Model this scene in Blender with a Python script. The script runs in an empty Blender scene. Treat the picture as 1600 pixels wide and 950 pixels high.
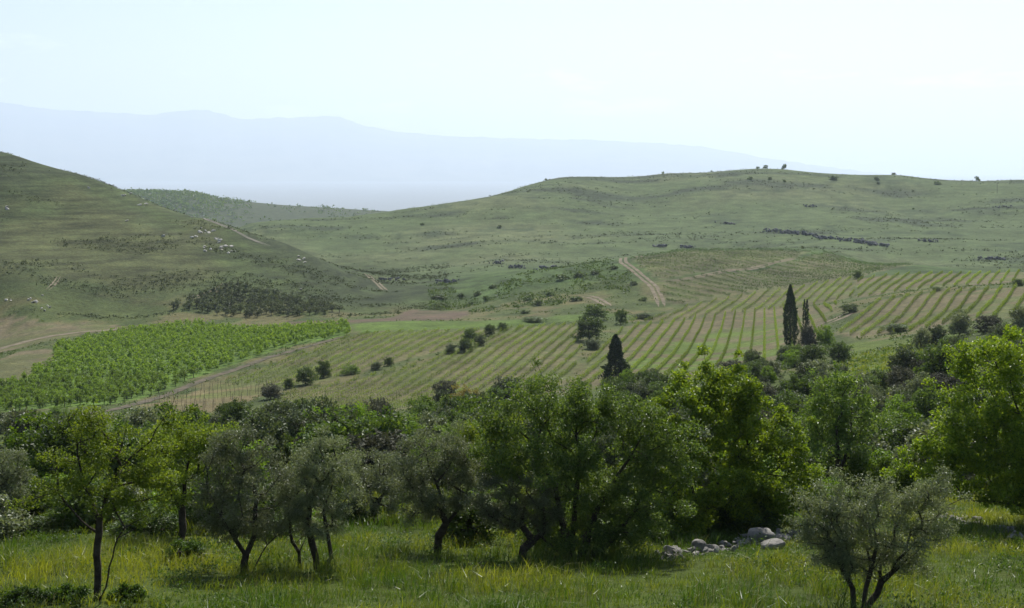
import bpy, bmesh, math, random
import numpy as np
from mathutils import Vector

# ------------------------------------------------------------------ camera, sky, sun, exposure
S = bpy.context.scene
COL = S.collection
F = 2198.0            # focal length in photograph pixels (1600 wide)
HY = 260.0            # eye level in the photograph
camd = bpy.data.cameras.new('camera')
cam = bpy.data.objects.new('camera', camd); COL.objects.link(cam)
cam.location = (0, 0, 0)
cam.rotation_euler = (math.radians(90), 0, 0)
camd.sensor_fit = 'HORIZONTAL'; camd.sensor_width = 36.0
camd.lens = 36.0 * F / 1600.0
camd.shift_x = 0.0
camd.shift_y = -(475.0 - HY) / 1600.0
camd.clip_start = 0.5; camd.clip_end = 80000.0
S.camera = cam

SUN_AZ, SUN_EL = math.radians(16), math.radians(52)
SUN_DIR = Vector((math.sin(SUN_AZ) * math.cos(SUN_EL), math.cos(SUN_AZ) * math.cos(SUN_EL), math.sin(SUN_EL)))
W = bpy.data.worlds.new('World'); S.world = W; W.use_nodes = True
wn = W.node_tree.nodes; wl = W.node_tree.links; wn.clear()
wo = wn.new('ShaderNodeOutputWorld'); wb = wn.new('ShaderNodeBackground'); sk = wn.new('ShaderNodeTexSky')
sk.sky_type = 'NISHITA'; sk.sun_disc = False
sk.sun_elevation = SUN_EL; sk.sun_rotation = SUN_AZ
sk.altitude = 200; sk.air_density = 1.0; sk.dust_density = 1.7; sk.ozone_density = 1.5
wb.inputs['Strength'].default_value = 0.092
# thin fair-weather cloud streaks low over the whole horizon
tc = wn.new('ShaderNodeTexCoord'); sep = wn.new('ShaderNodeSeparateXYZ'); wl.new(tc.outputs['Generated'], sep.inputs[0])
wmp = wn.new('ShaderNodeMapping'); wmp.inputs['Scale'].default_value = (9, 9, 38); wl.new(tc.outputs['Generated'], wmp.inputs['Vector'])
wnz = wn.new('ShaderNodeTexNoise'); wnz.inputs['Scale'].default_value = 1.0; wnz.inputs['Detail'].default_value = 7; wnz.inputs['Roughness'].default_value = 0.62; wl.new(wmp.outputs[0], wnz.inputs['Vector'])
wr = wn.new('ShaderNodeMapRange'); wl.new(wnz.outputs['Fac'], wr.inputs[0]); wr.inputs[1].default_value = 0.57; wr.inputs[2].default_value = 0.78
we = wn.new('ShaderNodeMapRange'); wl.new(sep.outputs['Z'], we.inputs[0]); we.inputs[1].default_value = 0.10; we.inputs[2].default_value = 0.05
wm = wn.new('ShaderNodeMath'); wm.operation = 'MULTIPLY'; wl.new(wr.outputs[0], wm.inputs[0]); wl.new(we.outputs[0], wm.inputs[1])
wx = wn.new('ShaderNodeMix'); wx.data_type = 'RGBA'; wl.new(wm.outputs[0], wx.inputs[0]); wl.new(sk.outputs[0], wx.inputs[6]); wx.inputs[7].default_value = (15.0, 15.5, 16.0, 1)
wl.new(wx.outputs[2], wb.inputs['Color']); wl.new(wb.outputs[0], wo.inputs['Surface'])
sd = bpy.data.lights.new('sun', 'SUN'); sd.energy = 5.0; sd.angle = math.radians(0.53); sd.color = (1.0, 0.965, 0.90)
so = bpy.data.objects.new('sun', sd); COL.objects.link(so)
so.location = (0, 0, 60)
so.rotation_euler = (-SUN_DIR).to_track_quat('-Z', 'Y').to_euler()

S.view_settings.view_transform = 'Standard'; S.view_settings.look = 'None'
S.view_settings.exposure = 0.42; S.view_settings.gamma = 1.0; S.view_settings.use_curve_mapping = False
S.cycles.max_bounces = 6; S.cycles.diffuse_bounces = 3; S.cycles.glossy_bounces = 1
S.cycles.transmission_bounces = 3; S.cycles.volume_bounces = 1
S.cycles.use_denoising = True

rs = np.random.RandomState

# ------------------------------------------------------------------ helpers: noise, meshes, materials
_perm = rs(7).rand(64, 64)
def vnoise(x, y):
    xi = np.floor(x).astype(int); yi = np.floor(y).astype(int)
    fx = x - xi; fy = y - yi
    fx = fx * fx * (3 - 2 * fx); fy = fy * fy * (3 - 2 * fy)
    a = _perm[xi % 64, yi % 64]; b = _perm[(xi + 1) % 64, yi % 64]
    c = _perm[xi % 64, (yi + 1) % 64]; d = _perm[(xi + 1) % 64, (yi + 1) % 64]
    return (a * (1 - fx) + b * fx) * (1 - fy) + (c * (1 - fx) + d * fx) * fy - 0.5
def fbm(x, y, o=3):
    s = 0; a = 1.0
    for k in range(o):
        s = s + a * vnoise(x * 2 ** k + 17.3 * k, y * 2 ** k + 5.1 * k); a *= 0.5
    return s

def mesh_np(name, verts, faces, mats, smooth=False, fattr=None, mat_idx=None):
    """faces: list of (n,k) int arrays (k = 3 or 4)"""
    me = bpy.data.meshes.new(name)
    verts = np.asarray(verts, dtype=np.float32)
    faces = [np.asarray(f, dtype=np.int32) for f in faces if len(f)]
    me.vertices.add(len(verts)); me.vertices.foreach_set('co', verts.ravel())
    nl = sum(f.size for f in faces); nf = sum(len(f) for f in faces)
    me.loops.add(nl); me.loops.foreach_set('vertex_index', np.concatenate([f.ravel() for f in faces]))
    me.polygons.add(nf)
    st = []; o = 0
    for f in faces:
        st.append(o + np.arange(len(f)) * f.shape[1]); o += f.size
    me.polygons.foreach_set('loop_start', np.concatenate(st).astype(np.int32))
    if mat_idx is not None: me.polygons.foreach_set('material_index', np.asarray(mat_idx, dtype=np.int32))
    me.update(calc_edges=True)
    me.polygons.foreach_set('use_smooth', np.full(nf, bool(smooth)))
    if fattr is not None:
        at_ = me.attributes.new('var', 'FLOAT', 'FACE'); at_.data.foreach_set('value', np.asarray(fattr, dtype=np.float32))
    for m in (mats if isinstance(mats, (list, tuple)) else [mats]): me.materials.append(m)
    return me

def add(name, me, parent=None, loc=(0, 0, 0), rz=0.0, sc=1.0, label=None, cat=None, group=None, kind=None):
    o = bpy.data.objects.new(name, me); COL.objects.link(o)
    o.location = loc; o.rotation_euler = (0, 0, rz)
    o.scale = (sc, sc, sc) if np.isscalar(sc) else sc
    if parent is not None: o.parent = parent
    if label: o['label'] = label
    if cat: o['category'] = cat
    if group: o['group'] = group
    if kind: o['kind'] = kind
    return o

def nodes(m):
    m.use_nodes = True
    n = m.node_tree.nodes; n.clear()
    return n, m.node_tree.links
def principled(n, l, rough, spec=0.3):
    p = n.new('ShaderNodeBsdfPrincipled'); p.inputs['Roughness'].default_value = rough
    p.inputs['Specular IOR Level'].default_value = spec
    return p
def mathn(n, l, op, a, b):
    m = n.new('ShaderNodeMath'); m.operation = op
    for k, v in enumerate((a, b)):
        if isinstance(v, (int, float)): m.inputs[k].default_value = v
        else: l.new(v, m.inputs[k])
    return m.outputs[0]
def mixc(n, l, fac, a, b, mode='MIX'):
    m = n.new('ShaderNodeMix'); m.data_type = 'RGBA'; m.blend_type = mode
    for k, v in ((0, fac), (6, a), (7, b)):
        if isinstance(v, (int, float)): m.inputs[k].default_value = v
        elif isinstance(v, tuple): m.inputs[k].default_value = (*v, 1)
        else: l.new(v, m.inputs[k])
    return m.outputs[2]
def noise(n, l, vec, scale, detail=3, rough=0.55):
    t = n.new('ShaderNodeTexNoise'); t.inputs['Scale'].default_value = scale
    t.inputs['Detail'].default_value = detail; t.inputs['Roughness'].default_value = rough
    if vec is not None: l.new(vec, t.inputs['Vector'])
    return t.outputs['Fac']
def ramp(n, l, fac, lo, hi, a=0.0, b=1.0):
    r = n.new('ShaderNodeMapRange'); l.new(fac, r.inputs[0])
    for k, v in ((1, lo), (2, hi), (3, a), (4, b)): r.inputs[k].default_value = v
    return r.outputs[0]

def leaf_mat(name, c1, c2, transl=0.4, rough=0.5, spec=0.3, tcol=None, shade=0.35):
    m = bpy.data.materials.new(name); n, l = nodes(m)
    a = n.new('ShaderNodeAttribute'); a.attribute_name = 'var'
    oi = n.new('ShaderNodeObjectInfo')
    c = mixc(n, l, a.outputs['Fac'], c1, c2)
    v = ramp(n, l, oi.outputs['Random'], 0, 1, 1 - shade, 1 + shade * 0.7)
    vv = n.new('ShaderNodeCombineColor')
    for k in range(3): l.new(v, vv.inputs[k])
    c = mixc(n, l, 1.0, c, vv.outputs[0], 'MULTIPLY')
    p = principled(n, l, rough, spec); l.new(c, p.inputs['Base Color'])
    t = n.new('ShaderNodeBsdfTranslucent')
    tc = mixc(n, l, 1.0, c, tcol or (1.25, 1.2, 0.5), 'MULTIPLY'); l.new(tc, t.inputs['Color'])
    mx = n.new('ShaderNodeMixShader'); mx.inputs[0].default_value = transl
    l.new(p.outputs[0], mx.inputs[1]); l.new(t.outputs[0], mx.inputs[2])
    o = n.new('ShaderNodeOutputMaterial'); l.new(mx.outputs[0], o.inputs['Surface'])
    return m
def plain_mat(name, c1, c2, scale=3.0, rough=0.9, spec=0.15, bump=0.0, lo=0.35, hi=0.65):
    m = bpy.data.materials.new(name); n, l = nodes(m)
    g = n.new('ShaderNodeNewGeometry')
    f = ramp(n, l, noise(n, l, g.outputs['Position'], scale, 5, 0.65), lo, hi)
    c = mixc(n, l, f, c1, c2)
    p = principled(n, l, rough, spec); l.new(c, p.inputs['Base Color'])
    if bump:
        b = n.new('ShaderNodeBump'); b.inputs['Strength'].default_value = bump; b.inputs['Distance'].default_value = 0.05
        l.new(noise(n, l, g.outputs['Position'], scale * 4, 6, 0.7), b.inputs['Height']); l.new(b.outputs[0], p.inputs['Normal'])
    o = n.new('ShaderNodeOutputMaterial'); l.new(p.outputs[0], o.inputs['Surface'])
    return m

M = {}
M['bark'] = plain_mat('bark', (0.035, 0.028, 0.022), (0.085, 0.07, 0.055), 6, 0.95, 0.1, 0.6)
M['bark_pale'] = plain_mat('bark_pale', (0.06, 0.05, 0.04), (0.17, 0.145, 0.12), 8, 0.9, 0.15, 0.4)
M['lime'] = leaf_mat('leaves_lime', (0.078, 0.142, 0.011), (0.25, 0.325, 0.028), 0.48, 0.45, 0.35)
M['almond'] = leaf_mat('leaves_almond', (0.1, 0.165, 0.016), (0.26, 0.33, 0.045), 0.52, 0.45, 0.3)
M['olive'] = leaf_mat('leaves_olive', (0.1, 0.125, 0.058), (0.235, 0.265, 0.155), 0.38, 0.42, 0.4, (1.1, 1.1, 0.6))
M['mastic'] = leaf_mat('leaves_mixed', (0.078, 0.155, 0.024), (0.255, 0.355, 0.08), 0.46, 0.42, 0.4)
M['scrubgrey'] = leaf_mat('leaves_grey_scrub', (0.05, 0.07, 0.03), (0.125, 0.155, 0.07), 0.33, 0.55, 0.25, (1.1, 1.1, 0.6))
M['scrubgreen'] = leaf_mat('leaves_green_scrub', (0.042, 0.078, 0.016), (0.12, 0.18, 0.038), 0.42, 0.5, 0.3)
M['scrubbright'] = leaf_mat('leaves_bright_scrub', (0.075, 0.145, 0.012), (0.18, 0.28, 0.026), 0.48, 0.5, 0.3)
M['ochre'] = leaf_mat('leaves_ochre', (0.14, 0.13, 0.03), (0.24, 0.2, 0.06), 0.4, 0.6, 0.2)
M['twiggy'] = leaf_mat('twigs_brown_grey', (0.06, 0.065, 0.038), (0.125, 0.125, 0.075), 0.25, 0.7, 0.2, (1, 1, 0.8))
M['cypress'] = leaf_mat('leaves_cypress', (0.02, 0.038, 0.014), (0.058, 0.09, 0.028), 0.2, 0.6, 0.2)
M['orchard'] = leaf_mat('leaves_orchard', (0.1, 0.175, 0.022), (0.21, 0.3, 0.048), 0.48, 0.5, 0.3, None, 0.3)
M['grove'] = leaf_mat('leaves_grove', (0.055, 0.075, 0.036), (0.13, 0.155, 0.085), 0.32, 0.5, 0.3)
M['vine'] = leaf_mat('leaves_vine', (0.095, 0.165, 0.018), (0.26, 0.33, 0.048), 0.45, 0.5, 0.25)
M['vinedark'] = leaf_mat('leaves_vine_green', (0.032, 0.08, 0.012), (0.09, 0.15, 0.026), 0.42, 0.5, 0.25)
M['grass'] = leaf_mat('grass_blades', (0.062, 0.125, 0.011), (0.27, 0.3, 0.036), 0.48, 0.4, 0.45, (1.2, 1.15, 0.45))
M['straw'] = leaf_mat('dry_stalks', (0.22, 0.22, 0.09), (0.4, 0.38, 0.2), 0.35, 0.5, 0.3, (1.1, 1.05, 0.7))
M['weed'] = leaf_mat('weed_leaves', (0.03, 0.06, 0.01), (0.08, 0.14, 0.022), 0.42, 0.5, 0.3)
M['hilltuft'] = leaf_mat('hill_tufts', (0.04, 0.058, 0.022), (0.1, 0.115, 0.045), 0.25, 0.7, 0.15, (1.1, 1.1, 0.6))
M['post'] = plain_mat('weathered_post', (0.09, 0.07, 0.055), (0.2, 0.17, 0.14), 5)
M['stone'] = plain_mat('limestone', (0.11, 0.104, 0.092), (0.29, 0.272, 0.24), 2.5, 0.9, 0.15, 0.7)
M['outcrop'] = plain_mat('pale_outcrop', (0.3, 0.28, 0.24), (0.55, 0.52, 0.46), 0.8, 0.9, 0.15, 0.6)
M['basalt'] = plain_mat('grey_field_stone', (0.05, 0.052, 0.055), (0.2, 0.195, 0.19), 0.5, 0.9, 0.15, 0.5)
M['track'] = plain_mat('dirt_track', (0.105, 0.09, 0.058), (0.21, 0.175, 0.12), 0.35, 0.95, 0.1)
M['trackgrey'] = plain_mat('grey_track', (0.14, 0.13, 0.11), (0.24, 0.22, 0.18), 0.4, 0.95, 0.1)
M['soiledge'] = plain_mat('bare_dark_soil', (0.055, 0.055, 0.032), (0.13, 0.105, 0.075), 0.4, 0.95, 0.1)

# ------------------------------------------------------------------ terrain: control heights joined by a smooth surface
CP = []          # (px, py, d): ground seen at that pixel of the photograph, at distance d
def cp(*t): CP.extend(t)
# meadow and the long scrub slope
for u in (-300, 0, 400, 800, 1200, 1600, 1900):
    cp((u, 1000, 26), (u, 950, 32), (u, 885, 38.5), (u, 840, 46), (u, 800, 53), (u, 765, 64))
cp((0, 712, 95), (400, 712, 95), (800, 708, 97), (1200, 705, 92), (1600, 690, 85))
cp((0, 672, 150), (400, 672, 150), (800, 660, 155), (1200, 640, 145), (1600, 610, 130))
cp((0, 655, 215), (380, 652, 215), (600, 632, 230), (800, 608, 245), (950, 595, 245), (1100, 575, 250), (1235, 545, 278))
cp((1350, 580, 190), (1500, 545, 200), (1600, 520, 205), (1800, 500, 210))
# valley floor, orchard, lower vineyards
cp((0, 640, 250), (250, 610, 275), (420, 590, 285), (545, 522, 352), (600, 560, 300), (700, 530, 330), (720, 565, 290))
cp((0, 560, 335), (130, 520, 398), (300, 505, 415), (560, 500, 392), (700, 498, 400), (850, 500, 385), (900, 508, 368))
cp((880, 560, 295), (975, 510, 362), (1010, 540, 320), (1100, 500, 385), (1100, 540, 320), (1200, 486, 400))
cp((0, 500, 440), (200, 492, 448), (-250, 520, 420), (-250, 640, 260), (360, 492, 450), (550, 490, 452), (700, 470, 485), (620, 448, 540))
# upper vineyard and the terraces on the right
cp((1025, 482, 415), (1000, 496, 392), (1180, 455, 440), (1340, 432, 465), (975, 402, 520), (1060, 391, 575), (1180, 388, 590), (1300, 393, 580), (1430, 413, 540), (1200, 425, 500))
cp((1310, 520, 288), (1370, 467, 345), (1480, 453, 338), (1600, 446, 330), (1750, 440, 325), (1500, 490, 280), (1600, 482, 270), (1450, 500, 292))
cp((1370, 462, 392), (1500, 449, 396), (1640, 441, 392), (1340, 433, 470), (1460, 426, 482), (1600, 424, 480), (1750, 424, 470))
# knoll left of the upper vineyard
cp((960, 407, 512), (900, 418, 505), (800, 442, 498), (690, 462, 490), (900, 455, 460), (800, 470, 455), (960, 450, 455), (950, 485, 405))
# left hill
cp((0, 238, 640), (130, 273, 620), (210, 306, 610), (300, 339, 598), (400, 373, 580), (500, 409, 560), (600, 450, 535), (-250, 170, 650))
cp((0, 330, 555), (0, 410, 490), (100, 340, 560), (130, 430, 485), (200, 390, 522), (300, 430, 490), (400, 430, 500), (450, 450, 490), (-200, 350, 560), (40, 462, 455), (100, 480, 452))
# right hill
cp((780, 412, 640), (660, 430, 620), (600, 421, 660), (1050, 386, 690), (1200, 386, 700), (900, 342, 850), (1000, 302, 980), (880, 276, 1050), (1040, 271, 1100), (1200, 269, 1120), (1400, 274, 1100), (1600, 281, 1060), (1800, 290, 1040))
cp((740, 313, 985), (620, 331, 960), (480, 346, 910), (385, 353, 870), (1300, 365, 760), (1450, 385, 680), (1600, 405, 620), (1600, 340, 860), (1400, 320, 930), (1750, 410, 600), (1200, 320, 900), (780, 360, 800), (620, 370, 800), (500, 390, 760))
CX = []          # (x, y, z) ground hidden behind the ridges
for px in (-250, 0, 130, 250): CX.append(((px - 800) / F * 760, 760, -45)); CX.append(((px - 800) / F * 900, 900, -75))
CX += [((350 - 800) / F * 720, 720, -45), ((480 - 800) / F * 660, 660, -46), ((1150 - 800) / F * 640, 640, -43), ((1400 - 800) / F * 580, 580, -43), ((1600 - 800) / F * 545, 545, -43), ((960 - 800) / F * 590, 590, -43)]
for px in (250, 380, 480, 620): CX.append(((px - 800) / F * 1120, 1120, -70)); CX.append(((px - 800) / F * 1400, 1400, -125))
for px in (880, 1040, 1200, 1400, 1600, 1850): CX.append(((px - 800) / F * 1250, 1250, -40)); CX.append(((px - 800) / F * 1500, 1500, -95))
for px in (-200, 100): CX.append(((px - 800) / F * 1400, 1400, -110))
pts = np.array([((px - 800) / F * d, d, -(py - HY) / F * d) for px, py, d in CP] + CX)
KU = 2.6
def lg(x, y):
    d = np.maximum(np.asarray(y, float), 9.0)
    return np.stack([np.asarray(x, float) / (d + 6) * KU, np.log(d)], -1)
def tpsk(r2): return np.where(r2 < 1e-12, 0.0, 0.5 * r2 * np.log(np.maximum(r2, 1e-12)))
P2 = lg(pts[:, 0], pts[:, 1]); N_ = len(P2)
K_ = tpsk(((P2[:, None] - P2[None]) ** 2).sum(-1)) + np.eye(N_) * 2e-4
A_ = np.zeros((N_ + 3, N_ + 3)); A_[:N_, :N_] = K_; A_[:N_, N_] = 1; A_[:N_, N_ + 1:] = P2; A_[N_:, :N_] = A_[:N_, N_:].T
W_ = np.linalg.solve(A_, np.concatenate([pts[:, 2], np.zeros(3)]))
def sm_(v, a, b):
    t = np.clip((v - a) / (b - a), 0, 1); return t * t * (3 - 2 * t)
def hf(x, y):
    x = np.atleast_1d(np.asarray(x, float)); y = np.atleast_1d(np.asarray(y, float))
    sh = x.shape; x = x.ravel(); y = y.ravel(); out = np.empty(len(x))
    for i in range(0, len(x), 40000):
        xx, y0 = x[i:i + 40000], y[i:i + 40000]
        yy = np.maximum(y0, 30.0); nb = np.clip((30.0 - y0) / 30.0, 0, 3)
        yc = np.minimum(yy, 1700.0)
        q = lg(xx * yc / np.maximum(yy, 1e-3) if False else xx * np.where(yy > 1700, 1700 / np.maximum(yy, 1), 1), yc)
        q[:, 0] = np.clip(q[:, 0], -0.62 * KU, 0.62 * KU)
        k = tpsk(((q[:, None] - P2[None]) ** 2).sum(-1))
        z = k @ W_[:N_] + W_[N_] + q @ W_[N_ + 1:]
        w = np.clip((yy - 1350) / 450, 0, 1); w = w * w * (3 - 2 * w)
        plain = -120 - 130 * np.clip((yy - 1800) / 4000, 0, 1) + 10 * fbm(xx / 400, yy / 400)
        z = z * (1 - w) + plain * w
        # low wooded hill further down the valley
        uu = (xx / np.maximum(yy, 1) * F + 800)
        rid = np.interp(uu, [-200, 120, 215, 300, 345, 440, 620, 700, 900], [-48, -42, -40, -42, -52, -62, -73, -82, -130])
        b = np.exp(-((yy - 2250) / 330.0) ** 2)
        z = np.where(yy > 1600, np.maximum(z, z + (rid - z) * b), z)
        near = np.clip((yy - 60) / 300, 0, 1)
        valley = np.clip((yy - 470) / 120, 0, 1)
        z = z + 0.10 * fbm(xx / 3.1, yy / 3.1, 2) + near * (0.5 * fbm(xx / 21, yy / 21, 3)) + valley * ((0.9 * fbm(xx / 60, yy / 60, 3) + 3.6 * sm_(yy, 600, 720) * (1 - sm_(yy, 960, 1060)) * fbm(xx / 110 + 4, yy / 75, 3) + 5.0 * sm_(-uu, -560, -420) * (1 - sm_(yy, 575, 620)) * sm_(yy, 480, 520) * fbm((xx + 0.5 * yy) / 34, (yy - 0.5 * xx) / 90 + 8, 3)) * np.clip((2500 - yy) / 1000, 0, 1))
        z = z + 4.5 * nb + 3.3 * np.minimum(nb, 1) ** 2
        out[i:i + 40000] = z
    return out.reshape(sh)
def h1(x, y): return float(hf(x, y)[0])
DM = np.exp(np.linspace(math.log(22), math.log(2600), 2600))
def at(px, py, dmin=0):
    u = (px - 800) / F; v = -(py - HY) / F
    z = hf(u * DM, DM); hit = np.nonzero((v * DM < z) & (DM > dmin))[0]
    if len(hit) == 0: return None
    i = max(hit[0], 1); a = v * DM[i - 1] - z[i - 1]; b = z[i] - v * DM[i]
    t = a / (a + b) if a + b > 1e-9 and a > 0 else 1.0
    d = DM[i - 1] + (DM[i] - DM[i - 1]) * t
    return Vector((u * d, d, h1(u * d, d)))
def px_of(p): return 800 + F * p[0] / p[1], HY - F * p[2] / p[1]
def poly(pl):
    r = []
    for q in pl:
        p = at(*q)
        if p is None: print('MISS', q); continue
        r.append((p.x, p.y))
    return np.array(r)
def inside(x, y, pg):
    r = np.zeros(np.shape(x), bool); j = len(pg) - 1
    for i in range(len(pg)):
        xi, yi = pg[i]; xj, yj = pg[j]
        c = ((yi > y) != (yj > y)) & (x < (xj - xi) * (y - yi) / (yj - yi + 1e-12) + xi)
        r ^= c; j = i
    return r

# field outlines
FLD = {}
FLD['orchard'] = poly([(0, 645), (-60, 660), (-60, 610), (0, 604), (52, 588), (55, 578), (84, 570), (86, 545), (200, 520), (300, 508), (545, 507), (545, 524), (440, 545), (300, 592), (180, 632)])
FLD['blockA'] = poly([(345, 597), (560, 523), (700, 518), (860, 508), (770, 520), (700, 545), (560, 583), (445, 610)])
FLD['posts'] = poly([(215, 635), (340, 600), (435, 606), (400, 622), (330, 645), (260, 655)])
FLD['blockB'] = poly([(375, 652), (450, 617), (640, 576), (770, 524), (800, 513), (900, 506), (912, 530), (890, 600), (760, 618), (640, 640), (480, 658)])
FLD['blockC'] = poly([(895, 600), (930, 550), (985, 507), (1090, 495), (1225, 480), (1310, 474), (1280, 530), (1235, 556), (1110, 585), (990, 604)])
FLD['blockD1'] = poly([(985, 404), (1060, 392), (1180, 390), (1270, 393), (1240, 403), (1150, 422), (1040, 437), (1010, 425)])
FLD['blockD2'] = poly([(1036, 442), (1150, 425), (1245, 406), (1290, 394), (1430, 414), (1340, 432), (1180, 456), (1060, 478), (1036, 470)])
FLD['blockE'] = poly([(975, 502), (1070, 480), (1180, 458), (1330, 434), (1335, 463), (1300, 472), (1240, 478), (1100, 493), (1000, 503)])
FLD['blockF'] = poly([(1340, 466), (1340, 436), (1470, 427), (1640, 426), (1640, 440), (1500, 447), (1370, 461)])
FLD['blockG'] = poly([(1302, 522), (1375, 469), (1480, 456), (1680, 447), (1680, 490), (1500, 503), (1430, 518), (1340, 528)])
FLD['brown'] = poly([(430, 501), (600, 498), (640, 483), (735, 484), (735, 492), (700, 500), (560, 505)])
FLD['leftsoil'] = poly([(-60, 520), (0, 495), (60, 503), (150, 505), (250, 508), (200, 516), (0, 552), (-60, 570)])
FLD['leftsoil2'] = poly([(-60, 618), (0, 604), (50, 588), (84, 572), (80, 545), (30, 550), (0, 562), (-60, 580)])
FLD['green'] = poly([(545, 508), (700, 502), (890, 492), (985, 494), (880, 503), (700, 514), (560, 521)])
VINE = [k for k in FLD if k.startswith('block')]

# ---- the ground sheet
nu, nd = 330, 540
uu = np.linspace(-0.62, 0.62, nu)
dd = np.concatenate([np.linspace(-60, 20, 24)[:-1], np.exp(np.linspace(math.log(20), math.log(2600), nd)), np.exp(np.linspace(math.log(2700), math.log(40000), 60))])
GX = uu[None, :] * (np.maximum(dd, 0)[:, None] + 70); GY = np.repeat(dd[:, None], nu, 1)
GZ = hf(GX, GY)
nr = len(dd)
idx = np.arange(nr * nu).reshape(nr, nu)
quads = np.stack([idx[:-1, :-1], idx[:-1, 1:], idx[1:, 1:], idx[1:, :-1]], -1).reshape(-1, 4)
fx, fy = GX.ravel(), GY.ravel()
upx = 800 + F * fx / np.maximum(fy, 5)
colr = np.tile(np.array([0.052, 0.085, 0.026]), (len(fx), 1))
def blend(mask, c, a=1.0):
    w = (mask * a)[:, None]; colr[:] = colr * (1 - w) + np.array(c) * w
sm = lambda v, a, b: np.clip((v - a) / (b - a), 0, 1) ** 2 * (3 - 2 * np.clip((v - a) / (b - a), 0, 1))
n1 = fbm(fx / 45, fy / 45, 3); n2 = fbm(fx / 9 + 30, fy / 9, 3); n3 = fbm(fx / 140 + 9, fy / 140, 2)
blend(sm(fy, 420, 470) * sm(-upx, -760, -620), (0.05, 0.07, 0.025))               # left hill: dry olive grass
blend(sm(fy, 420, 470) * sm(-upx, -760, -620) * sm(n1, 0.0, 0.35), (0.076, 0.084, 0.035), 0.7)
blend(sm(fy, 420, 470) * sm(-upx, -760, -620) * sm(-n1 + 0.3 * n2, 0.05, 0.35), (0.034, 0.047, 0.019), 0.9)  # darker growth, its colour deepened to paint in the shade of gullies
rh = sm(fy, 540, 640) * sm(upx, 560, 680) + sm(fy, 680, 740)
rh = np.clip(rh, 0, 1)
blend(rh, (0.071, 0.1, 0.041))                                            # right hill: greener pasture
blend(rh * sm(n3 + 0.4 * n1, 0.0, 0.4), (0.1, 0.118, 0.056), 0.75)
blend(rh * sm(n1 * 0.6 + n2 * 0.8, 0.15, 0.5), (0.04, 0.062, 0.028), 0.75)
n5 = fbm(fx / 55 + 40, fy / 16, 3)
blend(rh * sm(n5, 0.18, 0.4), (0.036, 0.05, 0.03), 0.8)                    # bands of darker scrub and stone
blend(sm(fy, 1600, 1900), (0.05, 0.065, 0.03))
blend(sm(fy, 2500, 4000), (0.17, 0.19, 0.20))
blend((fy < 75) * 1.0, (0.055, 0.08, 0.015))
blend(sm(fy, 75, 130) * (1 - sm(fy, 215, 250)), (0.055, 0.078, 0.02))
mid = sm(fy, 200, 235) * (1 - sm(fy, 440, 480))                           # rough verges between the fields
blend(mid, (0.07, 0.092, 0.03)); blend(mid * sm(n2 + 0.5 * n1, 0.0, 0.3), (0.115, 0.105, 0.05), 0.8); blend(mid * sm(-n2, 0.05, 0.3), (0.045, 0.065, 0.02), 0.8)
for k, pg in FLD.items():
    mk = inside(fx, fy, pg).astype(float)
    mk = mk * np.clip(0.8 + 0.5 * n2, 0, 1)
    if k in ('blockC', 'blockG', 'blockF'): blend(mk, (0.138, 0.114, 0.07)); blend(mk * sm(n2, -0.05, 0.2), (0.08, 0.108, 0.034), 0.8)
    elif k in ('blockA', 'blockB', 'blockE'): blend(mk, (0.135, 0.12, 0.066)); blend(mk * sm(n2, -0.15, 0.15), (0.08, 0.108, 0.032), 0.8)
    elif k in ('blockD1', 'blockD2'): blend(mk, (0.125, 0.115, 0.066)); blend(mk * sm(n2, -0.15, 0.2), (0.085, 0.105, 0.04), 0.8)
    elif k == 'posts': blend(mk, (0.17, 0.135, 0.075)); blend(mk * sm(n2, -0.1, 0.25), (0.085, 0.105, 0.03), 0.9)
    elif k == 'orchard': blend(mk, (0.085, 0.15, 0.026))
    elif k == 'brown': blend(mk, (0.10, 0.075, 0.055))
    elif k == 'green': blend(mk, (0.08, 0.13, 0.025))
    else: blend(mk, (0.15, 0.122, 0.08)); blend(mk * sm(n2 + n1, -0.1, 0.2), (0.08, 0.1, 0.034), 0.85)
cg = inside(fx, fy, poly([(960, 592), (1010, 545), (1120, 520), (1225, 510), (1225, 552), (1110, 574), (990, 594)]))
blend(cg * sm(n2 + 0.2, 0.0, 0.3), (0.085, 0.13, 0.025), 0.9)             # weeds between the lower vines
blend(inside(fx, fy, poly([(1330, 535), (1500, 520), (1480, 560), (1420, 620), (1320, 600)])) * 1.0, (0.075, 0.11, 0.02), 0.9)
gm = bpy.data.materials.new('ground_cover'); n, l = nodes(gm)
ga = n.new('ShaderNodeAttribute'); ga.attribute_name = 'albedo'
gp = n.new('ShaderNodeNewGeometry')
f1 = ramp(n, l, noise(n, l, gp.outputs['Position'], 0.9, 6, 0.7), 0.3, 0.7, 0.62, 1.35)
f2 = ramp(n, l, noise(n, l, gp.outputs['Position'], 0.11, 6, 0.7), 0.3, 0.7, 0.7, 1.3)
f3 = ramp(n, l, noise(n, l, gp.outputs['Position'], 0.32, 5, 0.75), 0.35, 0.75, 0, 1)
mp = n.new('ShaderNodeMapping'); mp.inputs['Scale'].default_value = (0.05, 0.05, 0.75); l.new(gp.outputs['Position'], mp.inputs['Vector'])
ft = ramp(n, l, noise(n, l, mp.outputs[0], 1.0, 4, 0.6), 0.36, 0.64, 0.62, 1.34)
ft = mathn(n, l, 'ADD', 1.0, mathn(n, l, 'MULTIPLY', mathn(n, l, 'SUBTRACT', ft, 1.0), ga.outputs['Alpha']))
ff = mathn(n, l, 'MULTIPLY', mathn(n, l, 'MULTIPLY', f1, f2), ft)
cc = n.new('ShaderNodeCombineColor')
for k in range(3): l.new(ff, cc.inputs[k])
c = mixc(n, l, 1.0, ga.outputs['Color'], cc.outputs[0], 'MULTIPLY')
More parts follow.
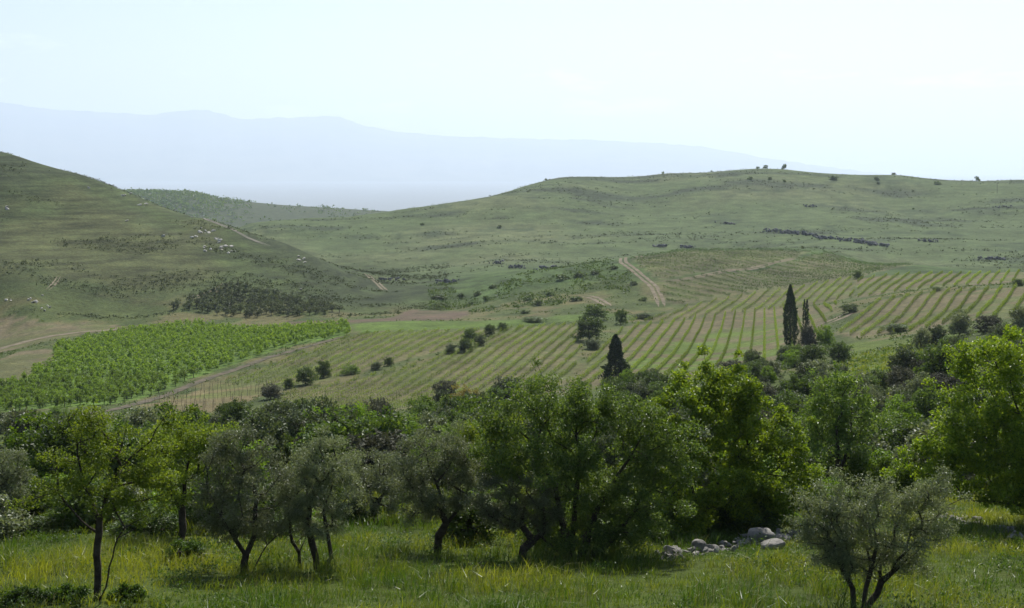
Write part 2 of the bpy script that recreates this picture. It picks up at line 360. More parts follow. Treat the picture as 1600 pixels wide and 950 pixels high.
c2 = mixc(n, l, 1.0, c, (1.14, 1.03, 0.92), 'MULTIPLY')
c = mixc(n, l, f3, c, c2)
p = principled(n, l, 0.95, 0.1); l.new(c, p.inputs['Base Color'])
b = n.new('ShaderNodeBump'); b.inputs['Strength'].default_value = 0.9; b.inputs['Distance'].default_value = 0.7
l.new(noise(n, l, gp.outputs['Position'], 0.55, 7, 0.72), b.inputs['Height']); l.new(b.outputs[0], p.inputs['Normal'])
o = n.new('ShaderNodeOutputMaterial'); l.new(p.outputs[0], o.inputs['Surface'])
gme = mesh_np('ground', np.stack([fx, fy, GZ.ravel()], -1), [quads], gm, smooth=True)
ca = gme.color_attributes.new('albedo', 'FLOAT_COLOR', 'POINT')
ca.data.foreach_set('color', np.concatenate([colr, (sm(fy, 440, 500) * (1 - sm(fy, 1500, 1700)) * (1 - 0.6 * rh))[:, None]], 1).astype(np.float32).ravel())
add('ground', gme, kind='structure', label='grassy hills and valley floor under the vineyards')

# ---- far mountains (a plateau edge across the lake), about 20 km away
mm = plain_mat('mountain_slope', (0.09, 0.10, 0.075), (0.17, 0.16, 0.12), 0.0012, 0.95, 0.05, 0.0, 0.3, 0.7)
prof_px = [-900, -300, 0, 60, 130, 240, 300, 325, 380, 430, 530, 560, 600, 700, 850, 980, 1100, 1180, 1300, 1500, 1800, 2500]
prof_py = [150, 155, 160, 169, 174, 179, 171, 172, 187, 184, 181, 193, 203, 213, 217, 221, 229, 244, 262, 285, 300, 310]
mu = np.linspace(-900, 2500, 500); mrow = np.linspace(0, 1, 40)
top = (HY - np.interp(mu, prof_px, prof_py)) / F * 30000 + 36 * fbm(mu / 14, mu * 0 + 3.3, 4)
V = []
for k, t in enumerate(mrow):
    d = 23000 + 7000 * t if t < 1 else 30000
    z = -255 + (top + 255) * (t ** 1.25) + 55 * math.sin(math.pi * t) * fbm(mu / 22, np.full_like(mu, t * 7), 4)
    V.append(np.stack([(mu - 800) / F * (d), np.full_like(mu, d) + 500 * math.sin(math.pi * t) * fbm(mu / 40, np.full_like(mu, 5.0), 3), z], -1))
V.append(np.stack([(mu - 800) / F * 33500, np.full_like(mu, 33500.0), np.full_like(mu, -255.0)], -1))
V = np.concatenate(V); ri = np.arange(41 * 500).reshape(41, 500)
mq = np.stack([ri[:-1, :-1], ri[:-1, 1:], ri[1:, 1:], ri[1:, :-1]], -1).reshape(-1, 4)
add('mountains', mesh_np('mountains', V, [mq], mm, smooth=True), kind='structure', label='hazy blue mountain plateau beyond the valley mouth')

# ---- the air
hm = bpy.data.materials.new('haze_air'); n, l = nodes(hm)
pv = n.new('ShaderNodeVolumePrincipled')
pv.inputs['Color'].default_value = (0.75, 0.865, 1.0, 1)
pv.inputs['Density'].default_value = 0.68e-4
pv.inputs['Anisotropy'].default_value = 0.40
o = n.new('ShaderNodeOutputMaterial'); l.new(pv.outputs[0], o.inputs['Volume'])
bx = np.array([(sx, sy, sz) for sx in (-45000, 45000) for sy in (-3000, 42000) for sz in (-300, 1700)], float)
hme = mesh_np('haze', bx, [np.array([[0, 1, 3, 2], [4, 6, 7, 5], [0, 4, 5, 1], [2, 3, 7, 6], [0, 2, 6, 4], [1, 5, 7, 3]])], hm)
add('haze', hme, kind='stuff', label='pale blue haze filling the air over the valley')

# ------------------------------------------------------------------ plants: generators
def unit(v): return v / np.maximum(np.linalg.norm(v, axis=-1, keepdims=True), 1e-9)
def leaves(C, L, Wd, R, up=0.25, axis_bias=None, fold=0.22):
    """one folded, pointed quad for each leaf centre"""
    n = len(C)
    a = R.normal(size=(n, 3))
    if axis_bias is not None: a = unit(a) + axis_bias
    a = unit(a)
    nn = R.normal(size=(n, 3)); nn[:, 2] += up * 3
    b = unit(np.cross(nn, a)); nrm = np.cross(a, b)
    s = R.uniform(0.65, 1.3, (n, 1))
    l_ = L * s; w_ = Wd * s
    v = np.stack([C - a * l_ * 0.5, C + b * w_ * 0.5 + nrm * w_ * fold - a * l_ * 0.06, C + a * l_ * 0.5, C - b * w_ * 0.5 + nrm * w_ * fold - a * l_ * 0.06], 1).reshape(-1, 3)
    return v, np.arange(n * 4).reshape(-1, 4)
def tubes(P0, R0, P1, R1, sides=6):
    P0, P1 = np.asarray(P0, float), np.asarray(P1, float); R0, R1 = np.asarray(R0, float), np.asarray(R1, float)
    n = len(P0)
    ax = unit(P1 - P0); P1 = P1 + ax * (R1[:, None] * 0.4)
    ref = np.where(np.abs(ax[:, 2:3]) > 0.8, np.array([[1.0, 0, 0]]), np.array([[0, 0, 1.0]]))
    b = unit(np.cross(ax, ref)); c = np.cross(ax, b)
    th = np.arange(sides) / sides * 2 * math.pi
    ring = b[:, None] * np.cos(th)[None, :, None] + c[:, None] * np.sin(th)[None, :, None]
    v = np.concatenate([P0[:, None] + ring * R0[:, None, None], P1[:, None] + ring * R1[:, None, None]], 1).reshape(-1, 3)
    k = np.arange(sides); kn = (k + 1) % sides
    f = (np.stack([k, kn, kn + sides, k + sides], -1)[None] + (np.arange(n) * 2 * sides)[:, None, None]).reshape(-1, 4)
    return v, f
def grow(trunks, targets, R, step=0.35, base_r=0.12, tip_r=0.006, bow=0.10, wob=0.07, power=0.5):
    """trunks: polylines from the base; targets: clump centres the limbs reach for"""
    pos, par = [], []
    minz0 = max(np.asarray(t)[:, 2].max() for t in trunks)
    for tr in trunks:
        prev = -1
        tr = np.asarray(tr, float)
        if pos and tr[0][2] > 0.12 * minz0:
            prev = int(np.argmin(np.linalg.norm((np.array(pos) - tr[0]) * np.array([1, 0.3, 1]), axis=1))); tr[0] = pos[prev]
        for i in range(len(tr)):
            if i == 0:
                if prev >= 0: continue
                pos.append(tr[0]); par.append(-1); prev = len(pos) - 1; continue
            k = max(1, int(np.linalg.norm(tr[i] - tr[i - 1]) / (step * 0.7)))
            for q in range(1, k + 1):
                pos.append(tr[i - 1] + (tr[i] - tr[i - 1]) * q / k + R.normal(size=3) * step * 0.06 * (q < k)); par.append(prev); prev = len(pos) - 1
    minz = min(np.asarray(t)[:, 2].max() for t in trunks)
    org = np.mean([np.asarray(t)[-1] for t in trunks], 0)
    tips = []
    order = np.argsort(np.linalg.norm(targets - org, axis=1))
    first = [np.asarray(t)[:, 2].max() * 0.6 for t in trunks]
    zmin = min(first)
    A = np.array(pos)
    dist_root = [0.0]
    for i in range(1, len(pos)):
        dist_root.append(0.0 if par[i] < 0 else dist_root[par[i]] + float(np.linalg.norm(A[i] - A[par[i]])))
    for ti in order:
        c = targets[ti]; A = np.array(pos); D = np.array(dist_root)
        dv = np.linalg.norm(A - c, axis=1)
        cost = dv + 0.28 * D + np.where(A[:, 2] < zmin, 50, 0) + np.where(A[:, 2] > c[2] + 0.3, 0.6 * (A[:, 2] - c[2]), 0)
        i = int(np.argmin(cost)); a = A[i]; ln = dv[i]
        k = max(1, int(ln / step)); prev = i
        for q in range(1, k + 1):
            t = q / k
            pnt = a + (c - a) * t + np.array([0, 0, 1.0]) * bow * ln * math.sin(math.pi * t) + (R.normal(size=3) * wob * ln / max(k, 1) ** 0.5 if q < k else 0)
            pos.append(pnt); par.append(prev); dist_root.append(dist_root[prev] + ln / k); prev = len(pos) - 1
        tips.append(prev)
    A = np.array(pos); n = len(A); cnt = np.zeros(n)
    haschild = np.zeros(n, bool)
    for i in range(n):
        if par[i] >= 0: haschild[par[i]] = True
    cnt[~haschild] = 1
    for i in range(n - 1, -1, -1):
        if par[i] >= 0: cnt[par[i]] += cnt[i]
    mx = max(cnt.max(), 2)
    r = tip_r + (base_r - tip_r) * (cnt / mx) ** power
    r[(cnt <= 1)] = tip_r
    par = np.array(par); e = np.nonzero(par >= 0)[0]
    v, f = tubes(A[par[e]], np.minimum(r[par[e]], r[e] * 1.6 + 0.004), A[e], r[e], 6)
    return v, f, A[tips], A[e][r[e] < base_r * 0.25]
def lobe_points(lobes, n, R, shell=0.55):
    lobes = np.asarray(lobes, float)
    vol = (lobes[:, 3] * lobes[:, 4] * lobes[:, 5]) ** 0.75; pick = R.choice(len(lobes), n, p=vol / vol.sum())
    d = unit(R.normal(size=(n, 3))); rr = R.uniform(shell ** 3, 1, (n, 1)) ** (1 / 3.0)
    return lobes[pick, :3] + d * rr * lobes[pick, 3:6]
def tree(name, label, cat, base, trunks, lobes, leafmat, seed, nclump=110, nleaf=130, crad=0.28, L=0.07, Wd=0.035,
         base_r=0.11, bark='bark', group=None, shell=0.5, twig=0.0, bow=0.1, up=0.25, sprinkle=0.15, power=0.8, stray=0.14):
    """a foreground tree: an Empty at its foot, with a trunk (limbs and twigs) and a crown"""
    R = rs(seed)
    T = lobe_points(lobes, nclump, R, shell)
    k = int(nclump * stray)                                     # shoots that reach out of the crown
    if k:
        c0 = T.mean(0); S_ = T[R.choice(len(T), k)]; T = np.concatenate([T, c0 + (S_ - c0) * R.uniform(1.08, 1.32, (k, 1)) + np.array([0, 0, 0.06])])
    T = T[T[:, 2] > 0.08]
    tv, tf, tips, thin = grow(trunks, T, R, base_r=base_r, bow=bow, power=power)
    rad = crad * R.uniform(0.4, 1.35, len(tips))
    cnt = np.maximum(4, (1.45 * nleaf * (rad / crad) ** 2 * R.uniform(0.55, 1.4, len(tips))).astype(int))
    C = np.repeat(tips, cnt, 0)
    off = unit(R.normal(size=C.shape)) * R.uniform(0, 1, (len(C), 1)) ** 0.45 * np.repeat(rad, cnt)[:, None] * np.array([1.0, 1.0, 0.75])
    C = C + off
    k = int(len(C) * sprinkle)
    if k and len(thin):
        C2 = thin[R.randint(len(thin), size=k)] + R.normal(size=(k, 3)) * 0.09
        C2 = C2[C2[:, 2] > 0.5]
        C = np.concatenate([C, C2])
    lv, lf = leaves(C, L, Wd, R, up)
    var = np.clip(R.normal(0.45, 0.28, len(lf)), 0, 1)
    root = add(name, None, loc=base, label=label, cat=cat, group=group)
    add('trunk', mesh_np('trunk', tv, [tf], M[bark], smooth=True), root)
    add('crown', mesh_np('crown', lv, [lf], M[leafmat], fattr=var), root)
    return root
def bush_mesh(name, leafmat, seed, h=2.0, w=2.4, nclump=60, nleaf=26, L=0.16, Wd=0.10, trunk_h=0.25, nl=7, crad=0.3, flat=0.8):
    """a shrub or small far tree as one mesh: woody stems and leaves, standing on its origin"""
    R = rs(seed)
    lob = []
    for i in range(nl):
        a = R.uniform(0, 6.28); q = R.uniform(0.1, 0.62) * w / 2; s = R.uniform(0.35, 0.6)
        lob.append((q * math.cos(a), q * math.sin(a), h * R.uniform(0.32 + trunk_h * 0.5, 0.72), w * 0.5 * s, w * 0.5 * s, h * 0.5 * s * flat))
    if trunk_h < 0.1:
        for i in range(5):
            a = i * 1.256 + R.uniform(0, 0.8); lob.append((math.cos(a) * w * 0.27, math.sin(a) * w * 0.27, h * 0.24, w * 0.2, w * 0.2, h * 0.22))
    lob.append((0, 0, h * (0.5 + trunk_h * 0.3), w * 0.36, w * 0.36, h * (0.5 - trunk_h * 0.3) * 0.95))
    T = lobe_points(lob, nclump, R, 0.6); T = T[T[:, 2] > h * trunk_h * 0.5 + 0.05]
    tv, tf, tips, thin = grow([[(0, 0, -0.15), (R.normal() * 0.08, R.normal() * 0.08, h * max(trunk_h, 0.12)), (0, 0, h * 0.45)]], T, R, step=h * 0.22, base_r=0.03 * h, tip_r=0.008)
    C = np.repeat(tips, nleaf, 0); C = C + unit(R.normal(size=C.shape)) * (R.uniform(0, 1, (len(C), 1)) ** 0.5) * crad * np.array([1, 1, 0.8])
    C = C[C[:, 2] > 0.03]
    lv, lf = leaves(C, L, Wd, R, 0.25)
    var = np.concatenate([np.zeros(len(tf)), np.clip(R.normal(0.45, 0.28, len(lf)), 0, 1)])
    return mesh_np(name, np.concatenate([tv, lv]), [tf, lf + len(tv)], [M['bark'], M[leafmat]], fattr=var, mat_idx=np.concatenate([np.zeros(len(tf)), np.ones(len(lf))]))

# ------------------------------------------------------------------ tracks (strips lying on the ground)
def track(name, pixels, width, mat, label, seed=0, ruts=True):
    R = rs(seed + 900)
    P = [at(*q) for q in pixels]; P = np.array([(p.x, p.y) for p in P if p is not None])
    seg = np.linalg.norm(np.diff(P, axis=0), axis=1); s = np.concatenate([[0], np.cumsum(seg)])
    k = max(4, int(s[-1] / 1.5)); t = np.linspace(0, s[-1], k)
    x = np.interp(t, s, P[:, 0]); y = np.interp(t, s, P[:, 1])
    for _ in range(6):
        x[1:-1] = (x[:-2] + x[1:-1] * 2 + x[2:]) / 4; y[1:-1] = (y[:-2] + y[1:-1] * 2 + y[2:]) / 4
    dx, dy = np.gradient(x), np.gradient(y); q = np.hypot(dx, dy) + 1e-9; nx, ny = -dy / q, dx / q
    m = 5; o_ = np.linspace(-1, 1, m)
    wl_ = width * 0.5 * (1 + 0.35 * (R.rand(k) - 0.5)); wr_ = width * 0.5 * (1 + 0.35 * (R.rand(k) - 0.5))
    taper = np.clip(np.minimum(np.arange(k), np.arange(k)[::-1]) / 4.0, 0.25, 1)
    VV, FQ = [], []
    for side in ((-1, 1) if ruts else (0,)):          # two worn wheel ruts with a grassy middle
        V = []
        for oo in o_:
            ww = np.where(oo < 0, wl_, wr_) * oo * taper * (0.42 if ruts else 1) + side * width * 0.33
            xx, yy = x + nx * ww, y + ny * ww
            V.append(np.stack([xx, yy, hf(xx, yy) + 0.07], -1))
        V = np.stack(V, 1).reshape(-1, 3); ri = np.arange(k * m).reshape(k, m) + len(VV) * k * m
        FQ.append(np.stack([ri[:-1, :-1], ri[:-1, 1:], ri[1:, 1:], ri[1:, :-1]], -1).reshape(-1, 4)); VV.append(V)
    V = np.concatenate(VV); fq = np.concatenate(FQ)
    add(name, mesh_np(name, V, [fq], M[mat], smooth=True), kind='structure', label=label)
track('dirt_road', [(-60, 562), (0, 545), (60, 529), (130, 519), (200, 513), (260, 508)], 4.5, 'track', 'pale dirt road skirting the orchard', ruts=False)
track('dirt_track', [(100, 652), (180, 640), (300, 600), (420, 558), (545, 524)], 2.2, 'soiledge', 'dark bare strip between orchard and vines', ruts=False)
track('dirt_track', [(1000, 403), (980, 402), (973, 410), (1000, 430), (1022, 448), (1030, 465), (1034, 479)], 2.8, 'track', 'dirt track along the upper vineyard edge')
track('dirt_track', [(1022, 440), (1050, 439), (1100, 431), (1150, 422), (1200, 413), (1250, 403)], 2.4, 'track', 'dirt lane crossing the upper vineyard')
track('dirt_track', [(908, 462), (925, 464), (940, 471), (950, 478)], 3.0, 'track', 'short pale track below the knoll')
track('dirt_track', [(278, 330), (322, 343), (379, 367), (420, 384)], 2.2, 'trackgrey', 'thin track crossing the left hill')
track('dirt_track', [(572, 428), (585, 438), (603, 454)], 2.4, 'track', 'pale track at the left hill foot')
track('dirt_track', [(352, 443), (338, 455), (300, 467)], 2.6, 'track', 'pale track above the olive grove')
track('dirt_track', [(92, 432), (86, 443), (74, 453)], 1.6, 'track', 'short bare gully on the left hill')
track('dirt_track', [(1285, 508), (1310, 498), (1330, 488)], 4.0, 'track', 'reddish bare track beside the cypresses')

# ------------------------------------------------------------------ vineyards: one trellis after another
ORD = lambda k: '%d%s' % (k, 'th' if 10 <= k % 100 <= 20 else {1: 'st', 2: 'nd', 3: 'rd'}.get(k % 10, 'th'))
def vineyard(key, a, b, spacing, mat, where, group, per_m=18, hh=0.92, thick=0.13, seed=0, gap=0.05, posts=True, ls=0.17, bare=False):
    R = rs(seed + 50)
    pg = FLD[key]
    if b is None: d = np.array([(a - 800) / F, 1.0])      # rows run towards a heading
    else:
        A, B = at(*a), at(*b); d = np.array([B.x - A.x, B.y - A.y])
    d /= np.linalg.norm(d); nrm = np.array([-d[1], d[0]])
    if nrm[0] < 0: nrm = -nrm
    off = pg @ nrm; lo, hi = off.min(), off.max(); k = 0
    for o_ in np.arange(lo + spacing * 0.5, hi, spacing):
        ts = []
        for i in range(len(pg)):
            p0, p1 = pg[i - 1], pg[i]; q0, q1 = p0 @ nrm - o_, p1 @ nrm - o_
            if (q0 < 0) != (q1 < 0): ts.append(float((p0 + (p1 - p0) * q0 / (q0 - q1)) @ d))
        ts.sort()
        for s0, s1 in zip(ts[::2], ts[1::2]):
            s0 += R.uniform(-1.5, 1.5); s1 += R.uniform(-1.5, 1.5)
            ln = s1 - s0
            if ln < 5: continue
            k += 1
            org = nrm * o_ + d * s0
            st = np.linspace(0, ln, max(4, int(ln / 2)))
            gx, gy = org[0] + d[0] * st, org[1] + d[1] * st
            gz = hf(gx, gy); b0 = Vector((gx[0], gy[0], gz[0]))
            root = add('vine_trellis', None, loc=b0, label=f'{ORD(k)} vine trellis from the left {where}', cat='vine trellis', group=group)
            # leaves
            nL = int(ln * per_m * 1.15)
            t = R.uniform(0, ln, nL)
            vig = 0.8 + 0.6 * (vnoise(t / 2.3 + k * 7.7, np.full(nL, k * 1.3)) + 0.5)
            keep = R.rand(nL) < np.clip(vig - gap * 3, 0.12, 1); t = t[keep]; vig = vig[keep]
            hv = hh * (0.75 + 0.3 * vig)
            hz = np.clip(R.normal(0.56, 0.24, len(t)), 0.12, 1.05) * hv
            side = R.normal(0, thick, len(t)) * (1.1 - 0.3 * hz / hh)
            C = np.stack([d[0] * t + nrm[0] * side, d[1] * t + nrm[1] * side, np.interp(t, st, gz) - b0.z + hz], -1)
            if len(C) and not bare:
                lv, lf = leaves(C, ls, ls * 0.85, R, 0.3)
                add('foliage', mesh_np('foliage', lv, [lf], M[mat], fattr=np.clip(0.25 + 0.5 * (hz / hv - 0.3) + R.normal(0, 0.22, len(lf)), 0, 1)), root)
            # stems and stakes
            ps, pe, rr = [], [], []
            for s in np.arange(0.4, ln, 1.6 if not bare else 3.0):
                z = float(np.interp(s, st, gz)) - b0.z; x, y = d * s
                if not bare: ps.append((x, y, z - 0.1)); pe.append((x + R.normal() * 0.06, y + R.normal() * 0.06, z + 0.45)); rr.append(0.025)
                if bare or R.rand() < 0.14: ps.append((x, y, z - 0.2)); pe.append((x, y, z + (1.5 if bare else 1.0))); rr.append(0.03)
            tv, tf = tubes(ps, rr, pe, rr, 4)
            add('stems_and_stakes', mesh_np('stems_and_stakes', tv, [tf], M['post' if bare else 'bark_pale']), root, kind='stuff')
    return k
NV = {}
NV['A'] = vineyard('blockA', 1215, None, 2.9, 'vine', 'of the block beside the orchard', 'vine trellises of the block beside the orchard', seed=1, per_m=20, ls=0.19)
NV['P'] = vineyard('posts', (240, 640), (400, 606), 3.0, 'vine', 'of bare stakes below the orchard', 'bare trellises below the orchard', seed=2, bare=True)
NV['B'] = vineyard('blockB', 1150, None, 2.5, 'vine', 'of the block in front of the hedge bushes', 'vine trellises of the central block', seed=3, per_m=22, hh=1.0)
NV['C'] = vineyard('blockC', 1195, None, 2.7, 'vine', 'of the wide spaced block beside the tall cypress', 'vine trellises of the block beside the cypress', seed=4, per_m=24, gap=0.02, thick=0.13, hh=1.05)
NV['D1'] = vineyard('blockD1', (1075, 401), (1155, 416), 6.2, 'vinedark', 'of the upper block above the dirt lane', 'vine trellises above the dirt lane', seed=5, per_m=22, ls=0.27, hh=1.0, thick=0.2)
NV['D2'] = vineyard('blockD2', (1060, 447), (1130, 461), 6.2, 'vinedark', 'of the upper block below the dirt lane', 'vine trellises below the dirt lane', seed=6, per_m=22, ls=0.27, hh=1.0, thick=0.2)
NV['E'] = vineyard('blockE', 1600, None, 3.1, 'vine', 'of the narrow strip behind the tall cypress', 'vine trellises of the narrow strip', seed=7, per_m=16, ls=0.21)
NV['F'] = vineyard('blockF', 1660, None, 3.1, 'vine', 'of the far terrace at the skyline shrub', 'vine trellises of the far terrace', seed=8, per_m=16, ls=0.22)
NV['G'] = vineyard('blockG', 1727, None, 3.1, 'vine', 'of the near terrace with reddish soil', 'vine trellises of the near terrace', seed=9, per_m=30, ls=0.17, hh=1.0, thick=0.12)
print('TRELLISES', NV)

# ------------------------------------------------------------------ orchard and olive grove in the valley
orch = [bush_mesh('orchard_tree', 'orchard', 100 + i, h=2.9, w=2.6, nclump=24, nleaf=9, L=0.36, Wd=0.26, trunk_h=0.22, nl=5, crad=0.42) for i in range(5)]
grov = [bush_mesh('grove_tree', 'grove', 120 + i, h=2.7, w=2.8, nclump=22, nleaf=11, L=0.36, Wd=0.24, trunk_h=0.25, nl=5, crad=0.42) for i in range(4)]
def fill(pg, d, sp, sp2, R, jit=0.25):
    n_ = np.array([-d[1], d[0]]); a = pg @ d; b_ = pg @ n_
    S0, T0 = np.meshgrid(np.arange(a.min(), a.max(), sp), np.arange(b_.min(), b_.max(), sp2))
    S0 = S0 + R.normal(0, jit, S0.shape); T0 = T0 + R.normal(0, jit, T0.shape)
    x = S0 * d[0] + T0 * n_[0]; y = S0 * d[1] + T0 * n_[1]; m = inside(x, y, pg)
    return x[m], y[m]
def plant_many(name, x, y, protos, label, cat, group, R, smin, smax, nmax=300, mass=None, mass_label=None):
    z = hf(x, y); order = np.argsort(y)
    for q, i in enumerate(order[:nmax]):
        s = R.uniform(smin, smax)
        add(name, protos[R.randint(len(protos))], loc=(x[i], y[i], z[i] - 0.05), rz=R.uniform(0, 6.28), sc=(s * R.uniform(0.9, 1.15), s * R.uniform(0.9, 1.15), s), label=label, cat=cat, group=group)
    rest = order[nmax:]
    if len(rest) and mass:
        vs, fs, va, mi, o_ = [], [], [], [], 0
        data = []
        for pme in protos:
            v = np.empty(len(pme.vertices) * 3); pme.vertices.foreach_get('co', v)
            m_ = np.empty(len(pme.polygons), int); pme.polygons.foreach_get('material_index', m_)
            f = np.empty(len(pme.loops), int); pme.loops.foreach_get('vertex_index', f)
            a = np.empty(len(pme.polygons)); pme.attributes['var'].data.foreach_get('value', a)
            v = v.reshape(-1, 3); lf = f.reshape(-1, 4)[m_ == 1]; b0 = lf.min(); kk = rs(3).rand(len(lf)) < 0.42; q4 = v[b0:].reshape(-1, 4, 3)[kk]; c4 = q4.mean(1, keepdims=True); data.append(((c4 + (q4 - c4) * 1.5).reshape(-1, 3), np.arange(kk.sum() * 4).reshape(-1, 4), a[m_ == 1][kk]))
        for i in rest:
            v, f, a = data[R.randint(len(data))]; s = R.uniform(smin, smax); th = R.uniform(0, 6.28)
            c, sn = math.cos(th), math.sin(th); base = f.min(); vv = v[base:] * s
            vs.append(np.stack([vv[:, 0] * c - vv[:, 1] * sn + x[i], vv[:, 0] * sn + vv[:, 1] * c + y[i], vv[:, 2] + z[i] - 0.05], -1))
            fs.append(f - base + o_); va.append(np.clip(a * R.uniform(0.6, 1.4), 0, 1)); o_ += len(vv)
        add(mass, mesh_np(mass, np.concatenate(vs), [np.concatenate(fs)], protos[0].materials[1], fattr=np.concatenate(va)), kind='stuff', label=mass_label, cat='orchard')
    return len(x)
R = rs(31)
A, B = at(250, 610), at(545, 524); dv = np.array([B.x - A.x, B.y - A.y]); dv /= np.linalg.norm(dv)
ox, oy = fill(FLD['orchard'], dv, 2.1, 2.9, R, 0.45)
print('orchard', plant_many('orchard_tree', ox, oy, orch, 'leafy bright green orchard tree in the dense field near the road', 'tree', 'orchard trees in the green field', R, 0.55, 0.9, 300, 'orchard_foliage', 'dense mass of bright green orchard trees further off'))
GRV = poly([(258, 484), (345, 455), (362, 447), (440, 463), (500, 480), (548, 489), (470, 495), (330, 491)])
gx, gy = fill(GRV, dv, 2.9, 3.1, R, 0.5)
print('grove', plant_many('grove_olive_tree', gx, gy, grov, 'small grey-green olive in the grove at the hill foot', 'tree', 'olive trees of the hill foot grove', R, 0.8, 1.25, 300, 'grove_foliage', 'further olives of the hill foot grove'))

# ------------------------------------------------------------------ cypresses
def cypress(name, label, base, h, w, seed, jag=0.25, L=0.45, n=4500, flame=True, stems=1):
    R = rs(seed)
    t = R.uniform(0.0, 1, n) ** 0.85
    prof = (np.sin(np.clip(t * 0.93 + 0.07, 0, 1) * math.pi) ** 0.55 * (1 - t * 0.55)) if flame else (1 - t) ** 0.75 * 1.0 + 0.02
    prof = prof / prof.max()
    a = R.uniform(0, 6.28, n); lump = 1 + jag * (vnoise(a * 1.3, t * h * 1.6) * 2)
    r = w / 2 * prof * lump * R.uniform(0.25, 1, n) ** 0.4
    sx = (R.randint(stems, size=n) - (stems - 1) / 2) * w * 0.6
    C = np.stack([np.cos(a) * r + sx, np.sin(a) * r, 0.25 + t * (h - 0.4)], -1)
    ab = np.stack([np.cos(a) * (0.35 if flame else 1.1), np.sin(a) * (0.35 if flame else 1.1), np.full(n, 1.7 if flame else 0.55)], -1)
    lv, lf = leaves(C, L, L * 0.36, R, 0.1, axis_bias=ab)
    root = add(name, None, loc=base, label=label, cat='tree', group=None)
    zs = np.linspace(-0.3, h * 0.9, 8); ps = np.stack([zs * 0, zs * 0, zs], -1); rr = np.linspace(0.16, 0.02, 8)
    tv, tf = tubes(ps[:-1], rr[:-1], ps[1:], rr[1:], 7)
    add('trunk', mesh_np('trunk', tv, [tf], M['bark'], smooth=True), root)
    add('crown', mesh_np('crown', lv, [lf], M['cypress'], fattr=R.rand(len(lf))), root)
def mpx(p): return p.y / F
p = at(1235, 541); cypress('cypress_tree', 'tall narrow dark cypress standing at the vineyard edge', p, 97 * mpx(p), 23 * mpx(p), 1, 0.22, n=5200)
p = at(1259, 531); cypress('cypress_tree', 'thin ragged cypress with two stems beside the tall one', p, 64 * mpx(p), 7 * mpx(p), 2, 0.7, n=850, stems=2)
p = at(962, 598); cypress('conifer_tree', 'dark pointed conifer with spiky edges in front of the vines', p, 76 * mpx(p), 44 * mpx(p), 3, 0.45, L=0.6, n=4200, flame=False)

# ------------------------------------------------------------------ foreground trees
def fg(name, label, bpx, bpy, trunks, lobes, leafmat, seed, cat='tree', **kw):
    """trunk lines and crown lobes are sized in photograph pixels at the tree's own distance; the tree has full depth"""
    p = at(bpx, bpy); m = mpx(p); R = rs(seed + 400)
    tr = []
    for t in trunks:
        dy = R.normal() * 0.15
        tr.append([((x - bpx) * m, dy * i + (0 if i else R.normal() * 0.1), (bpy - y) * m - (0.15 if i == 0 else 0)) for i, (x, y) in enumerate(t)])
    lb = []
    for L_ in lobes:
        x, y, rx, ry = L_[:4]; dep = L_[4] if len(L_) > 4 else R.uniform(-0.35, 0.35)
        lb.append(((x - bpx) * m, dep * rx * m * 1.3, (bpy - y) * m, rx * m, rx * m * 0.95, ry * m))
    return tree(name, label, cat, p, tr, lb, leafmat, seed, **kw)
fg('almond_tree', 'sparse lime-leaved tree with bare low branches, at the meadow corner', 152, 938,
   [[(152, 938), (150, 870), (153, 815), (175, 750), (215, 700)], [(152, 938), (168, 915), (176, 880), (186, 850), (205, 815)], [(153, 830), (115, 800), (90, 770)], [(153, 815), (130, 740), (125, 690)], [(200, 720), (235, 690), (255, 655), (272, 622)]],
   [(150, 680, 42, 36), (205, 700, 48, 40), (110, 735, 45, 40), (175, 755, 60, 45), (240, 745, 42, 50), (70, 775, 30, 26), (235, 800, 40, 28), (265, 650, 10, 28), (130, 660, 34, 26)],
   'almond', 11, nclump=170, nleaf=62, crad=0.22, L=0.065, Wd=0.04, base_r=0.085, shell=0.25, bow=0.05, sprinkle=0.10, power=0.7)
fg('almond_tree', 'bushy lime-green tree behind the sparse tree', 285, 845,
   [[(285, 845), (285, 790), (290, 740)], [(285, 800), (255, 745)]],
   [(310, 685, 45, 36), (265, 720, 50, 44), (335, 700, 30, 30), (290, 760, 48, 40), (245, 690, 25, 25)],
   'almond', 12, nclump=120, nleaf=80, crad=0.28, L=0.08, Wd=0.05, base_r=0.12, shell=0.4)
fg('olive_tree', 'broad grey-green olive with several stems, right of the sparse tree', 383, 896,
   [[(383, 896), (384, 862), (372, 838), (352, 800)], [(384, 868), (398, 835), (400, 780)], [(392, 890), (415, 855), (440, 838)]],
   [(375, 700, 50, 36), (345, 745, 48, 44), (410, 735, 42, 50), (385, 780, 52, 50), (335, 795, 30, 30), (430, 790, 26, 36), (360, 825, 44, 24), (410, 830, 34, 22)],
   'olive', 13, nclump=190, nleaf=110, crad=0.25, L=0.075, Wd=0.022, base_r=0.11, bark='bark')
fg('olive_tree', 'small olive with a forked V-shaped trunk', 500, 893,
   [[(500, 893), (494, 872), (487, 848), (482, 815)], [(500, 888), (517, 872), (512, 840), (505, 800)]],
   [(500, 725, 48, 36), (470, 765, 38, 42), (530, 765, 36, 42), (505, 800, 46, 36), (545, 790, 20, 22), (475, 820, 30, 20)],
   'olive', 14, nclump=150, nleaf=105, crad=0.24, L=0.075, Wd=0.022, base_r=0.10)
fg('olive_tree', 'slender young olive beside the forked olive', 470, 886,
   [[(470, 886), (468, 862), (458, 845), (452, 800)], [(468, 860), (476, 845), (482, 822)]],
   [(450, 770, 22, 34), (462, 810, 24, 22), (470, 740, 20, 24)], 'olive', 15, nclump=60, nleaf=80, crad=0.2, L=0.07, Wd=0.02, base_r=0.05)
